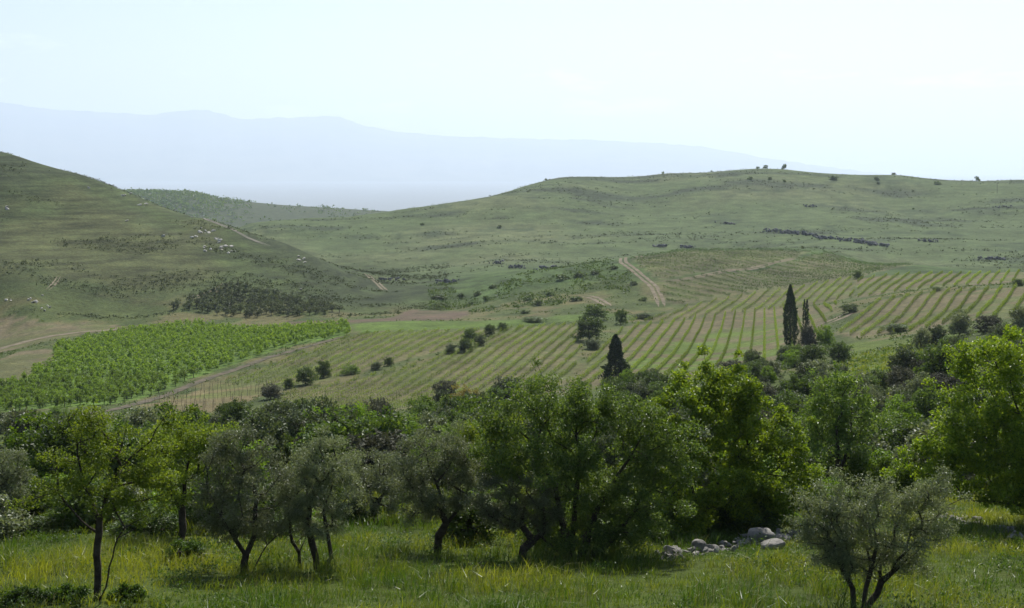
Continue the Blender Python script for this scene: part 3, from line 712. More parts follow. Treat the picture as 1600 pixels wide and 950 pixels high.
fg('olive_tree', 'olive with a thick leaning trunk, at the middle of the meadow', 687, 864,
   [[(683, 864), (686, 835), (698, 812), (692, 790)], [(698, 815), (715, 795), (730, 770)], [(692, 800), (670, 775), (655, 750)]],
   [(665, 715, 48, 42), (705, 700, 36, 34), (640, 765, 36, 32), (690, 765, 50, 38), (735, 765, 34, 38), (720, 730, 30, 34), (665, 790, 40, 24)],
   'olive', 16, nclump=180, nleaf=110, crad=0.26, L=0.08, Wd=0.024, base_r=0.13)
fg('olive_tree', 'small round olive crown on a bowed trunk, left of the big tree', 812, 875,
   [[(810, 877), (818, 858), (832, 845), (850, 833), (850, 800)], [(838, 842), (815, 820), (780, 800)]],
   [(768, 775, 26, 38), (822, 770, 36, 36), (850, 790, 28, 36), (790, 805, 36, 22)],
   'olive', 17, nclump=120, nleaf=110, crad=0.24, L=0.07, Wd=0.022, base_r=0.13)
fg('broadleaf_tree', 'largest many-stemmed tree with a spreading mottled crown', 890, 870,
   [[(878, 872), (880, 820), (868, 760), (840, 700)], [(893, 872), (898, 800), (905, 720), (900, 650)], [(905, 870), (930, 800), (965, 740), (990, 700)], [(885, 868), (850, 840), (800, 760)], [(912, 872), (950, 850), (990, 800)]],
   [(870, 625, 62, 42), (800, 650, 52, 40), (925, 640, 50, 42), (780, 700, 48, 38), (860, 710, 66, 60), (940, 700, 55, 60), (1010, 700, 50, 45), (1045, 730, 40, 50), (985, 770, 60, 50), (900, 790, 70, 55), (960, 820, 55, 36), (1000, 650, 42, 26), (860, 815, 50, 40), (1000, 820, 50, 34), (920, 838, 60, 26)],
   'mastic', 18, nclump=480, nleaf=105, crad=0.31, L=0.075, Wd=0.048, base_r=0.12, shell=0.45)
fg('fig_tree', 'dense lime-green tree with rounded leaf clumps above the stones', 1085, 829,
   [[(1085, 829), (1083, 785), (1075, 730), (1060, 680)], [(1090, 829), (1110, 775), (1150, 720), (1180, 690)], [(1088, 800), (1140, 770), (1210, 730)]],
   [(1110, 615, 48, 40), (1150, 610, 40, 36), (1060, 640, 46, 36), (1180, 655, 44, 36), (1225, 680, 40, 36), (1250, 725, 30, 36), (1120, 680, 70, 50), (1200, 735, 56, 40), (1060, 700, 46, 44), (1140, 750, 60, 40), (1230, 765, 34, 26), (1080, 780, 56, 28), (1130, 790, 50, 22), (1050, 760, 40, 36), (1195, 775, 46, 20)],
   'lime', 19, nclump=330, nleaf=125, crad=0.35, L=0.10, Wd=0.075, base_r=0.14, shell=0.75, up=0.45, sprinkle=0.08)
fg('olive_tree', 'glinting low olive in the near corner, in front of the wall', 1340, 962,
   [[(1335, 965), (1332, 935), (1322, 900), (1300, 860)], [(1345, 965), (1352, 915), (1362, 870), (1370, 830)], [(1350, 955), (1378, 910), (1410, 885), (1445, 855)], [(1330, 960), (1320, 940), (1312, 925)]],
   [(1300, 790, 34, 26), (1345, 775, 36, 26), (1395, 785, 40, 30), (1440, 775, 34, 24), (1478, 790, 24, 20), (1275, 825, 28, 26), (1325, 830, 46, 34), (1385, 832, 50, 36), (1440, 828, 34, 30), (1300, 868, 34, 22), (1350, 880, 40, 24), (1405, 872, 36, 24), (1262, 795, 16, 16)],
   'olive', 20, nclump=300, nleaf=64, crad=0.2, L=0.065, Wd=0.021, base_r=0.07, shell=0.1, sprinkle=0.3, stray=0.45)
fg('fig_tree', 'tall dark tree with sunlit lime edges at the frame border', 1625, 822,
   [[(1625, 822), (1622, 760), (1610, 690), (1590, 620)], [(1622, 790), (1570, 786), (1520, 782), (1500, 770)], [(1618, 740), (1560, 700), (1500, 690)], [(1628, 760), (1680, 690), (1720, 650)]],
   [(1570, 550, 46, 34), (1520, 570, 36, 32), (1620, 560, 60, 46), (1560, 620, 70, 46), (1500, 660, 48, 34), (1470, 700, 46, 32), (1440, 720, 34, 26), (1540, 690, 70, 50), (1590, 740, 70, 40), (1640, 660, 80, 70), (1700, 640, 70, 80), (1520, 740, 50, 30), (1600, 680, 70, 60), (1560, 765, 60, 26), (1630, 770, 60, 30)],
   'lime', 21, nclump=480, nleaf=95, crad=0.36, L=0.10, Wd=0.075, base_r=0.16, shell=0.55, up=0.45, sprinkle=0.06)
fg('broadleaf_tree', 'dull green open tree between the two lime-green trees', 1310, 772,
   [[(1310, 772), (1308, 720), (1305, 660)], [(1309, 735), (1335, 680)]],
   [(1315, 620, 42, 40), (1285, 660, 36, 40), (1340, 655, 40, 40), (1310, 700, 48, 36)],
   'mastic', 22, nclump=130, nleaf=75, crad=0.42, L=0.11, Wd=0.07, base_r=0.16)
fg('broadleaf_tree', 'round bright green tree below the left vineyard', 535, 718,
   [[(535, 718), (535, 695), (530, 670)], [(535, 700), (555, 675)]],
   [(525, 662, 36, 26), (560, 665, 28, 24), (510, 680, 26, 22), (545, 685, 40, 24), (580, 695, 24, 18)],
   'scrubbright', 23, nclump=130, nleaf=90, crad=0.5, L=0.14, Wd=0.09, base_r=0.14, shell=0.75)
fg('olive_tree', 'shadowy olive behind the forked olive', 585, 812,
   [[(585, 812), (583, 785), (575, 755)], [(585, 795), (605, 765)]],
   [(570, 735, 40, 30), (610, 740, 38, 32), (590, 765, 48, 30)], 'olive', 24, nclump=110, nleaf=85, crad=0.32, L=0.09, Wd=0.03, base_r=0.13)
fg('olive_tree', 'pale-topped olive behind the leaning olive', 700, 772,
   [[(700, 772), (702, 740), (695, 705)], [(701, 745), (725, 715)]],
   [(685, 682, 40, 26), (725, 690, 40, 30), (700, 715, 50, 30)], 'mastic', 25, nclump=110, nleaf=80, crad=0.36, L=0.1, Wd=0.05, base_r=0.14)
fg('broadleaf_tree', 'yellow-green bushy tree left of the big tree', 770, 790,
   [[(770, 790), (768, 755), (760, 715)], [(769, 760), (790, 720)]],
   [(755, 690, 42, 32), (790, 675, 34, 30), (770, 730, 46, 34), (735, 715, 26, 26)], 'almond', 26, nclump=120, nleaf=85, crad=0.36, L=0.1, Wd=0.06, base_r=0.13)
fg('olive_tree', 'dark olive cut by the frame beside the sparse tree', 12, 832,
   [[(12, 832), (10, 795), (5, 760)], [(11, 805), (30, 775)]],
   [(5, 730, 36, 30), (25, 760, 28, 30), (-15, 770, 36, 36)], 'olive', 27, nclump=100, nleaf=85, crad=0.3, L=0.085, Wd=0.03, base_r=0.12)
fg('shrub', 'yellow-green rounded shrub behind the sparse tree', 62, 775, [[(62, 775), (60, 755), (58, 735)]],
   [(45, 735, 28, 20), (80, 735, 28, 22), (60, 755, 34, 16)], 'scrubbright', 28, cat='shrub', nclump=70, nleaf=80, crad=0.33, L=0.1, Wd=0.06, base_r=0.06)
fg('shrub', 'low dark shrub under the sparse tree', 285, 880, [[(285, 880), (284, 868), (286, 856)]],
   [(274, 866, 24, 16), (300, 868, 20, 14), (286, 856, 18, 14)], 'weed', 29, cat='shrub', nclump=40, nleaf=70, crad=0.17, L=0.07, Wd=0.05, base_r=0.03)
fg('shrub', 'leafy green shrub growing over the stones', 940, 800, [[(940, 800), (940, 785), (945, 772)]],
   [(925, 775, 30, 20), (965, 780, 30, 18)], 'scrubgreen', 30, cat='shrub', nclump=60, nleaf=70, crad=0.28, L=0.08, Wd=0.06, base_r=0.04)
fg('shrub', 'bright leafy shrub under the lime-green tree', 1140, 828, [[(1140, 828), (1142, 815), (1145, 803)]],
   [(1130, 808, 26, 16), (1165, 806, 26, 16), (1100, 815, 20, 12)], 'lime', 32, cat='shrub', nclump=60, nleaf=60, crad=0.24, L=0.1, Wd=0.08, base_r=0.04)
fg('shrub', 'sprawling olive-green shrub left of the glinting olive', 1385, 772, [[(1385, 772), (1385, 750), (1390, 735)], [(1384, 760), (1345, 745)]],
   [(1360, 738, 36, 22), (1405, 735, 36, 24), (1330, 752, 30, 18), (1385, 755, 50, 18)], 'scrubbright', 33, cat='shrub', nclump=100, nleaf=75, crad=0.33, L=0.1, Wd=0.065, base_r=0.05)
for i, (x, y, s, w) in enumerate([(35, 946, 26, 40), (100, 942, 24, 34), (200, 938, 24, 30)]):
    fg('shrub', ['dark spreading weed shrub in the near corner', 'dark weed shrub left of the sparse tree foot', 'dark weed shrub right of the sparse tree foot'][i], x, y, [[(x, y), (x, y - s * 0.4)]],
       [(x - w * 0.4, y - s * 0.3, w * 0.5, s * 0.4), (x + w * 0.4, y - s * 0.3, w * 0.5, s * 0.45), (x, y - s * 0.55, w * 0.5, s * 0.4)], 'weed', 34 + i, cat='shrub', nclump=50, nleaf=60, crad=0.15, L=0.07, Wd=0.045, base_r=0.025)

# ------------------------------------------------------------------ hedge bushes and shrubs that stand out further off
BM = {}
for k, mt in (('grey', 'scrubgrey'), ('green', 'scrubgreen'), ('bright', 'scrubbright'), ('ochre', 'ochre'), ('twig', 'twiggy'), ('lime', 'lime'), ('oliv', 'olive')):
    BM[k] = [bush_mesh('bush', mt, 200 + 10 * len(BM) + i, h=2.0, w=2.3, nclump=130, nleaf=30, L=0.12, Wd=0.08, trunk_h=0.0, nl=10, crad=0.24) for i in range(3)]
FARB = [bush_mesh('hill_bush', 'scrubgreen', 300 + i, h=2.0, w=2.4, nclump=40, nleaf=14, L=0.3, Wd=0.2, trunk_h=0.0, nl=6, crad=0.33) for i in range(3)]
R = rs(77)
def bush(px, py, wpx, hpx, k, label, name='bush', group=None, cat='bush', dmin=0):
    p = at(px, py, dmin)
    if p is None: print('MISS bush', px, py); return
    m = mpx(p); pr = BM[k] if k in BM else FARB
    add(name, pr[R.randint(len(pr))], loc=p - Vector((0, 0, 0.05)), rz=R.uniform(0, 6.28), sc=(wpx * m / 2.3, wpx * m / 2.3, hpx * m / 2.0), label=label, cat=cat, group=group)
HB = 'bushes along the vineyard hedge'
for q in [(478, 601, 40, 30, 'green', 'larger of two round bushes between the vine blocks'), (505, 590, 30, 30, 'green', 'taller of two round bushes between the vine blocks'),
          (424, 624, 38, 26, 'twig', 'brownish bush at the lower tip of the central vines'), (450, 607, 20, 18, 'green', 'small bush beside the two round bushes'),
          (547, 585, 34, 16, 'bright', 'low pale bush in the hedge right of the round bushes'), (588, 578, 20, 14, 'grey', 'low grey bush in the hedge'), (607, 572, 18, 16, 'green', 'small dark round bush in the hedge'),
          (705, 552, 26, 16, 'grey', 'lowest bush of the hedge clump'), (728, 550, 30, 24, 'green', 'front bush of the hedge clump'), (735, 533, 30, 22, 'green', 'middle bush of the hedge clump'),
          (750, 540, 22, 18, 'grey', 'right front bush of the hedge clump'), (765, 525, 24, 20, 'green', 'upper bush of the hedge clump'), (785, 517, 20, 15, 'green', 'last round bush at the upper end of the hedge'),
          (920, 532, 56, 42, 'green', 'big dark bush at the corner of the vine blocks'), (930, 500, 48, 28, 'green', 'big bush behind the dark corner bush'), (970, 507, 24, 26, 'green', 'upright bush right of the big corner bushes'),
          (925, 545, 34, 18, 'grey', 'low grey shrub at the foot of the corner bush'), (1005, 498, 34, 10, 'green', 'low shrubs below the upper vineyard'), (835, 503, 44, 9, 'green', 'low dark thicket by the green strip'),
          (1340, 436, 18, 15, 'green', 'round bush at the corner of the upper vineyard'), (1464, 455, 18, 8, 'green', 'small bush between the two terraces'), (1590, 447, 24, 13, 'green', 'dark bush at the end of the terraces'),
          (1328, 489, 36, 16, 'green', 'dark low shrub beside the near terrace'), (1290, 540, 34, 34, 'bright', 'round bright green bush beside the cypresses'), (1262, 545, 34, 40, 'twig', 'bare brown thicket under the thin cypress')]:
    bush(*q, group=HB)
# the scrub belt
SB = [(1500, 524, 46, 44, 'oliv', 'dark olive bush on the bank under the near terrace'), (1545, 520, 50, 30, 'twig', 'brown twiggy bush on the bank under the near terrace'), (1595, 520, 44, 44, 'oliv', 'olive bush at the bank beside the frame border'),
      (1440, 545, 34, 36, 'oliv', 'grey bush on the bank left of the dark olive bush'), (1465, 540, 36, 34, 'grey', 'grey bush between two bank bushes'), (1415, 590, 60, 52, 'grey', 'dark grey bush at the right side of the glade'),
      (1470, 608, 90, 80, 'green', 'large dark green bush behind the frame border tree'), (1400, 520, 50, 16, 'green', 'low shrubs under the near terrace'), (1283, 603, 50, 44, 'oliv', 'olive bush left of the glade'),
      (1255, 570, 40, 34, 'green', 'dark bush under the tall cypress'), (1230, 640, 52, 52, 'grey', 'grey bush below the cypresses'), (1180, 590, 50, 26, 'green', 'dark low bush left of the tall cypress'),
      (1145, 590, 60, 30, 'twig', 'brown thicket below the cypress block'), (1310, 565, 50, 34, 'green', 'dark bush right of the bright round bush'), (1300, 640, 40, 30, 'twig', 'brownish bush in front of the glade'),
      (722, 640, 70, 42, 'ochre', 'yellowish ochre bush below the central vines'), (660, 660, 54, 44, 'bright', 'bright green bush left of the ochre bush'), (695, 625, 40, 34, 'twig', 'dark twiggy bush above the ochre bush'),
      (790, 625, 60, 40, 'grey', 'grey bush right of the ochre bush'), (640, 700, 60, 44, 'bright', 'lime bush right of the round bright tree'), (1405, 655, 54, 40, 'bright', 'bright green bush below the glade'),
      (1440, 650, 40, 34, 'ochre', 'rusty ochre bush below the glade'), (30, 672, 60, 34, 'twig', 'brown bush at the orchard corner'), (62, 692, 34, 34, 'grey', 'dark bush left of the sparse tree top'), (90, 650, 34, 16, 'bright', 'low green bush at the orchard edge')]
for q in SB: bush(*q, group='bushes of the scrub belt')
edge_x = [-100, 0, 100, 380, 560, 700, 880, 960, 1050, 1110, 1230, 1300, 1330, 1440, 1480, 1700]
edge_y = [668, 668, 668, 652, 636, 612, 596, 598, 594, 582, 556, 546, 600, 600, 528, 508]
k = 0; taken = []
GL = {'grey': 'grey-green bush in the scrub belt below the vines', 'green': 'dark green bush in the scrub belt below the vines', 'twig': 'brown-grey twiggy bush in the scrub belt below the vines', 'bright': 'bright green bush in the scrub belt below the vines', 'oliv': 'wild olive bush in the scrub belt below the vines'}
tries = 0
LM = [(150, 'behind the sparse tree'), (380, 'behind the broad olive'), (535, 'beside the round bright tree'), (720, 'around the ochre bush'), (880, 'behind the largest tree'), (1110, 'behind the dense lime-green tree'), (1310, 'behind the dull green open tree'), (1480, 'behind the frame border tree'), (1620, 'at the frame border')]
while k < 330 and tries < 12000:
    tries += 1
    px = R.uniform(-60, 1660) if k < 215 else R.uniform(960, 1660); d = math.exp(R.uniform(math.log(60), math.log(255))) if R.rand() < 0.6 and k < 215 else R.uniform(60, 125) if k < 215 else R.uniform(115, 275)
    x = (px - 800) / F * d; z = h1(x, d); py = HY - F * z / d
    if py < np.interp(px, edge_x, edge_y) + 2: continue
    w = R.uniform(1.8, 4.2) if d > 130 else R.uniform(2.2, 4.6); h = w * R.uniform(0.62, 1.0)
    if px < 200 and R.rand() < 0.55: continue
    if any((x - a) ** 2 + (d - b_) ** 2 < ((w + c_) * 0.3) ** 2 for a, b_, c_ in taken): continue
    taken.append((x, d, w)); k += 1
    kd = ['grey', 'green', 'twig', 'oliv', 'bright'][R.choice(5, p=[0.27, 0.36, 0.07, 0.16, 0.14])] if k < 215 else ['grey', 'green', 'twig', 'oliv', 'bright'][R.choice(5, p=[0.22, 0.5, 0.05, 0.13, 0.1])]
    pr = BM[kd]
    add('scrub_bush', pr[R.randint(3)], loc=(x, d, z - 0.05), rz=R.uniform(0, 6.28), sc=(w / 2.3, w / 2.3 * R.uniform(0.85, 1.2), h / 2.0), label=('tall ' if h > 2.6 else 'low ' if h < 1.9 else '') + GL[kd].replace('in the scrub belt below the vines', 'in the scrub belt ' + LM[int(np.argmin([abs(px - q_[0]) for q_ in LM]))][1] + (', far side' if d > 150 else ', near side')), cat='bush', group='bushes of the scrub belt')
print('scrub', k)

R = rs(64)
US = [(-10, 52, 'oliv'), (48, 58, 'green'), (95, 60, 'bright'), (140, 57, 'green'), (190, 59, 'oliv'), (235, 55, 'green'), (262, 60, 'bright'), (330, 57, 'green'), (372, 60, 'grey'), (415, 58, 'green'), (455, 61, 'oliv'), (500, 60, 'green'), (545, 62, 'grey'),
      (610, 64, 'green'), (655, 63, 'oliv'), (735, 58, 'green'), (765, 61, 'bright'), (805, 57, 'green'), (850, 56, 'green'), (905, 57, 'bright'), (955, 55, 'green'), (1000, 54, 'bright'), (1030, 57, 'green'), (1075, 55, 'green'), (1130, 56, 'green'), (1180, 56, 'green'), (1215, 54, 'bright'), (1255, 57, 'green'), (1300, 60, 'bright'), (1345, 59, 'green'), (1425, 62, 'bright'), (1480, 64, 'green'), (1530, 66, 'bright'), (1590, 66, 'green'),
      (205, 46, 'green'), (250, 47.5, 'bright'), (325, 48, 'green'), (425, 46, 'green'), (452, 48, 'bright'), (548, 50, 'green'), (625, 54, 'bright'), (742, 46.5, 'green'), (775, 47.5, 'bright'), (60, 47, 'green'), (105, 48, 'bright'), (1010, 47, 'green')]
for i, (px, d, kd) in enumerate(US):
    d = d - (0 if i > 33 else R.uniform(9, 14) if 170 < px < 480 or 700 < px < 860 else R.uniform(5, 9) if not 540 < px < 700 and px < 1400 else 0); x = (px - 800) / F * d; w = R.uniform(1.9, 3.1); h = R.uniform(1.0, 2.0)
    if i > 33: w, h = R.uniform(1.5, 2.4), R.uniform(0.6, 1.05)
    add('understory_shrub', BM[kd][R.randint(3)], loc=(x, d, h1(x, d) - 0.08), rz=R.uniform(0, 6.28), sc=(w / 2.3, w / 2.3, h / 2.0), label=(ORD(i + 1) + ' understory shrub from the left along the meadow edge, behind the trees') if i < 34 else (ORD(1 + sum(q[0] < px for q in US[34:])) + ' low weedy shrub from the left among the trunks'), cat='shrub', group='understory shrubs at the meadow edge')
# ------------------------------------------------------------------ hill bushes, stones, outcrops
def on_ridge(px, dlo, dhi):
    d = np.linspace(dlo, dhi, 400); z = hf((px - 800) / F * d, d); i = int(np.argmax(z / d)); return Vector(((px - 800) / F * d[i], d[i], z[i]))
for i, (px, w, h, lab) in enumerate([(1184, 7, 4, 'low bush on the right hill crest, left of a pair'), (1196, 8, 6, 'round bush on the right hill crest in a pair'), (1225, 8, 9, 'upright little tree on the right hill crest'), (1036, 5, 4, 'lone bush where the right hill crest levels out'),
        (1396, 9, 4, 'flat bush far along the right hill crest'), (1528, 9, 8, 'little tree near the end of the right hill crest'), (853, 5, 4, 'tiny bush at the left shoulder of the right hill'), (1112, 4, 3, 'tiny bush on the middle of the right hill crest')]):
    p = on_ridge(px, 900, 1250); m = mpx(p)
    add('hill_bush', FARB[i % 3], loc=p - Vector((0, 0, 0.1)), rz=i * 1.3, sc=(w * m / 2.2, w * m / 2.2, h * m / 1.9), label=lab, cat='bush', group='bushes on the right hill crest')
for px, py, w, h in [(1302, 281, 17, 8), (1370, 282, 9, 7), (1172, 281, 9, 6), (1203, 281, 7, 5), (1465, 288, 12, 6), (1372, 287, 7, 4), (1226, 284, 6, 4), (780, 357, 8, 6), (660, 352, 9, 5), (1427, 327, 5, 3)]:
    bush(px, py, w, h, 'far', 'dark bush dotting the right hill slope', name='hill_bush', group='bushes on the right hill slope', dmin=560)
for ki, (px, py, w, h) in enumerate(sorted([(685, 466, 26, 7), (720, 466, 14, 10), (745, 462, 16, 9), (760, 470, 12, 9), (825, 470, 18, 8), (840, 478, 16, 10), (880, 437, 26, 9), (905, 432, 24, 9), (930, 428, 18, 7), (990, 445, 14, 7), (900, 470, 22, 9), (820, 490, 20, 7), (690, 445, 12, 6), (770, 450, 14, 7), (960, 420, 14, 6), (860, 462, 14, 8), (1005, 470, 14, 7), (735, 476, 14, 6)])):
    bush(px, py, w, h, 'far', ORD(ki + 1) + ' dark green shrub from the left on the knoll', name='knoll_shrub', group='shrubs on the knoll')
def rock_mesh(name, mat, seed, pn=16):
    R = rs(seed); bm = bmesh.new()
    v = unit(R.normal(size=(pn, 3))) * R.uniform(0.75, 1.05, (pn, 1)) * np.array([0.5, 0.38, 0.32])
    for q in v: bm.verts.new(q)
    g = bmesh.ops.convex_hull(bm, input=bm.verts)
    bmesh.ops.delete(bm, geom=[e for e in set(g['geom_interior'] + g['geom_unused']) if isinstance(e, bmesh.types.BMVert)], context='VERTS')
    bmesh.ops.bevel(bm, geom=bm.edges[:], offset=0.035, segments=1, affect='EDGES')
    me = bpy.data.meshes.new(name); bm.to_mesh(me); bm.free(); me.materials.append(M[mat]); return me
STN = [rock_mesh('stone', 'stone', 500 + i) for i in range(7)]
OUT = [rock_mesh('outcrop', 'outcrop', 520 + i, 14) for i in range(5)]
R = rs(88)
# foreground dry-stone wall, tumbled
for nm, lab, line, n_ in (('stone_wall', 'tumbled dry-stone wall under the lime-green tree', [(1035, 872), (1080, 864), (1130, 857), (1190, 848), (1240, 837), (1290, 829)], 130),
                          ('stone_wall', 'tumbled shaded wall end behind the glinting olive', [(1470, 810), (1500, 812), (1550, 826), (1600, 842), (1640, 855)], 80)):
    L_ = [at(*q) for q in line]; root = add(nm, None, loc=L_[0], label=lab, cat='stone wall', group='pieces of the tumbled wall')
    P = np.array([(q.x, q.y) for q in L_]); s = np.concatenate([[0], np.cumsum(np.linalg.norm(np.diff(P, axis=0), axis=1))])
    for i in range(n_):
        t = R.uniform(0, s[-1]); x = np.interp(t, s, P[:, 0]) + R.normal() * 0.22; y = np.interp(t, s, P[:, 1]) + R.normal() * 0.38
        sz = R.uniform(0.15, 0.5); lift = R.uniform(-0.04, 0.2) if R.rand() < 0.6 else 0.04
        o_ = add('stone', STN[R.randint(7)], root, loc=Vector((x, y, h1(x, y) + lift)) - L_[0], sc=(sz, sz * R.uniform(0.8, 1.1), sz * R.uniform(0.7, 1.1)))
        o_.rotation_euler = (R.normal() * 0.3, R.normal() * 0.3, R.uniform(0, 6.28))
def boulder(px, py, wpx, hpx, lab, tilt=0.0, k=0):
    p = at(px, py); m = mpx(p); w = wpx * m; h = hpx * m
    R2 = rs(600 + k); bm = bmesh.new(); bmesh.ops.create_icosphere(bm, subdivisions=4, radius=0.5)
    for v in bm.verts:
        c = np.array(v.co); q = c / np.linalg.norm(c); e = np.sign(q) * np.abs(q) ** 0.75
        f = 1 + 0.14 * float(fbm(np.array([q[0] * 2.2 + k * 3]), np.array([q[1] * 2.2 + q[2] * 1.7]), 4)[0]); v.co = Vector(e * 0.5 * f * 1.05)
    me = bpy.data.meshes.new('boulder'); bm.to_mesh(me); bm.free(); me.materials.append(M['stone'])
    for pl in me.polygons: pl.use_smooth = True
    o_ = add('boulder', me, loc=p + Vector((0, 0, h * 0.42)), sc=(w, w * 0.8, h), label=lab, cat='boulder', group='boulders on the tumbled wall'); o_.rotation_euler = (0, tilt, 0.4 * k)
boulder(1189, 849, 40, 25, 'large rounded grey boulder on the tumbled wall', 0.1, 0)
boulder(1207, 857, 36, 14, 'long flat boulder leaning in front of the large one', -0.12, 1)
boulder(1092, 862, 24, 20, 'angular boulder at the foot of the lime-green tree', 0.3, 2)
boulder(1224, 847, 28, 13, 'low pale boulder right of the large one', 0.0, 3)
# left hill outcrops
CL = [(325, 362, 14, 7, 9), (340, 375, 12, 7, 7), (350, 387, 13, 8, 9), (325, 388, 16, 4, 5), (198, 306, 9, 4, 4), (222, 322, 8, 4, 4), (305, 370, 10, 4, 3), (137, 294, 4, 2, 1), (50, 470, 16, 8, 8), (68, 482, 10, 6, 5), (15, 468, 10, 4, 3), (8, 325, 8, 3, 2), (300, 338, 10, 3, 3), (475, 405, 14, 4, 5), (362, 395, 8, 5, 3), (473, 452, 7, 4, 2), (190, 345, 5, 2, 1), (255, 370, 5, 2, 1)]
CN = ['in the main cluster, top', 'in the main cluster, middle', 'in the main cluster, bottom', 'in the flat ledge left of the main cluster', 'high on the skyline', 'just under the skyline', 'beside the main cluster', 'alone near the bare summit notch', 'on the small spur at the foot', 'low on the small spur', 'at the frame border on the spur', 'at the frame border, mid slope', 'beside the thin track', 'near the far foot of the ridge', 'right of the main cluster', 'above the olive grove end', 'alone on the upper slope', 'alone on the middle slope']
for ci, (cx, cy, sx, sy, n_) in enumerate(CL):
    for i in range(n_):
        p = at(cx + R.normal() * sx * 0.45, cy + R.normal() * sy * 0.45)
        if p is None or p.y > 760: continue
        m = mpx(p); w = R.uniform(3, 11) * m
        o_ = add('limestone_outcrop', OUT[R.randint(5)], loc=p + Vector((0, 0, w * 0.05)), sc=(w, w, w * R.uniform(0.45, 0.85)), label='pale limestone outcrop ' + CN[ci], cat='rock', group='pale outcrops of the left hill')
        o_.rotation_euler = (R.normal() * 0.3, R.normal() * 0.3, R.uniform(0, 6.28))
# heaps of field stones on the right hill
def heap(line, n_, spread, size, lab, seed):
    R = rs(seed); L_ = [at(*q, dmin=540) for q in line]; L_ = [q for q in L_ if q is not None]
    P = np.array([(q.x, q.y) for q in L_]); s = np.concatenate([[0], np.cumsum(np.linalg.norm(np.diff(P, axis=0), axis=1) + 1e-6)])
    src = [rock_mesh('tmp', 'basalt', 700 + i, 10) for i in range(3)]; vs, fs, o_ = [], [], 0; c0 = L_[0]
    D = []
    for me in src:
        me.calc_loop_triangles(); v = np.array([q.co[:] for q in me.vertices]); f = np.array([q.vertices[:] for q in me.loop_triangles]); D.append((v, f)); bpy.data.meshes.remove(me)
    T = R.uniform(0, s[-1], n_); X = np.interp(T, s, P[:, 0]) + R.normal(size=n_) * spread; Y = np.interp(T, s, P[:, 1]) + R.normal(size=n_) * spread * 1.2; Z = hf(X, Y)
    for x, y, zz in zip(X, Y, Z):
        v, f = D[R.randint(3)]; q = size * R.uniform(0.5, 1.5); th = R.uniform(0, 6.28); c, sn = math.cos(th), math.sin(th)
        r_ = math.exp(-((R.normal()) ** 2)); vv = np.stack([v[:, 0] * c - v[:, 1] * sn, v[:, 0] * sn + v[:, 1] * c, v[:, 2] * 1.2], -1) * q
        vs.append(vv + np.array([x - c0.x, y - c0.y, zz - c0.z + R.uniform(0, 1.1) * size * 0.7])); fs.append(f + o_); o_ += len(v)
    root = add('stone_heap', None, loc=c0, label=lab, cat='stone heap', group='heaps of field stones on the right hill')
    add('stones', mesh_np('stones', np.concatenate(vs), [np.concatenate(fs)], M['basalt']), root, kind='stuff')
heap([(1192, 362), (1215, 362), (1245, 366), (1262, 368)], 120, 1.7, 2.0, 'long heap of grey stones on the right hill, west half', 1)
heap([(1270, 369), (1300, 374), (1318, 375)], 70, 1.4, 1.9, 'middle piece of the long grey stone heap', 2)
heap([(1322, 376), (1350, 381), (1390, 387)], 100, 1.7, 2.0, 'long heap of grey stones on the right hill, east half', 3)
for i, (px, py, wd, n_, lab) in enumerate([(1030, 386, 14, 34, 'small stone heap above the upper vineyard'), (1073, 387, 18, 40, 'stone heap behind the upper vineyard crest'), (778, 412, 8, 20, 'small pointed stone heap in the side valley'), (805, 419, 22, 34, 'low line of stones in the side valley'),
        (850, 421, 36, 30, 'thin broken stone line above the knoll'), (700, 442, 24, 40, 'rocky mound left of the knoll'), (1450, 378, 30, 30, 'flat stone patch on the right slope'), (1548, 406, 44, 40, 'bluish stone patch near the terraces'), (1266, 323, 18, 24, 'stone patch high on the right hill'), (1135, 350, 24, 26, 'low stone patch on the middle slope'), (1568, 324, 26, 20, 'stone patch far along the right slope'), (610, 438, 30, 26, 'low stone line at the valley mouth')]):
    heap([(px - wd / 2, py - 0.5), (px + wd / 2, py + 0.5)], n_, 1.1, 1.5, lab, 20 + i)
# utility poles
def pole(px, py, h, lab, dmin=0):
    p = at(px, py, dmin)
    if p is None: print('MISS pole'); return
    root = add('utility_pole', None, loc=p, label=lab, cat='utility pole', group='utility poles')
    tv, tf = tubes([(0, 0, -0.3)], [0.17], [(0, 0, h)], [0.11], 7); add('shaft', mesh_np('shaft', tv, [tf], M['post']), root)
    tv, tf = tubes([(-0.8, 0, h - 0.5)], [0.06], [(0.8, 0, h - 0.5)], [0.06], 4); add('crossarm', mesh_np('crossarm', tv, [tf], M['post']), root)
pole(283, 329, 8.5, 'thin utility pole on the left hill ridge')
pole(1558, 302, 7.0, 'thin utility pole high on the right hill', 800)

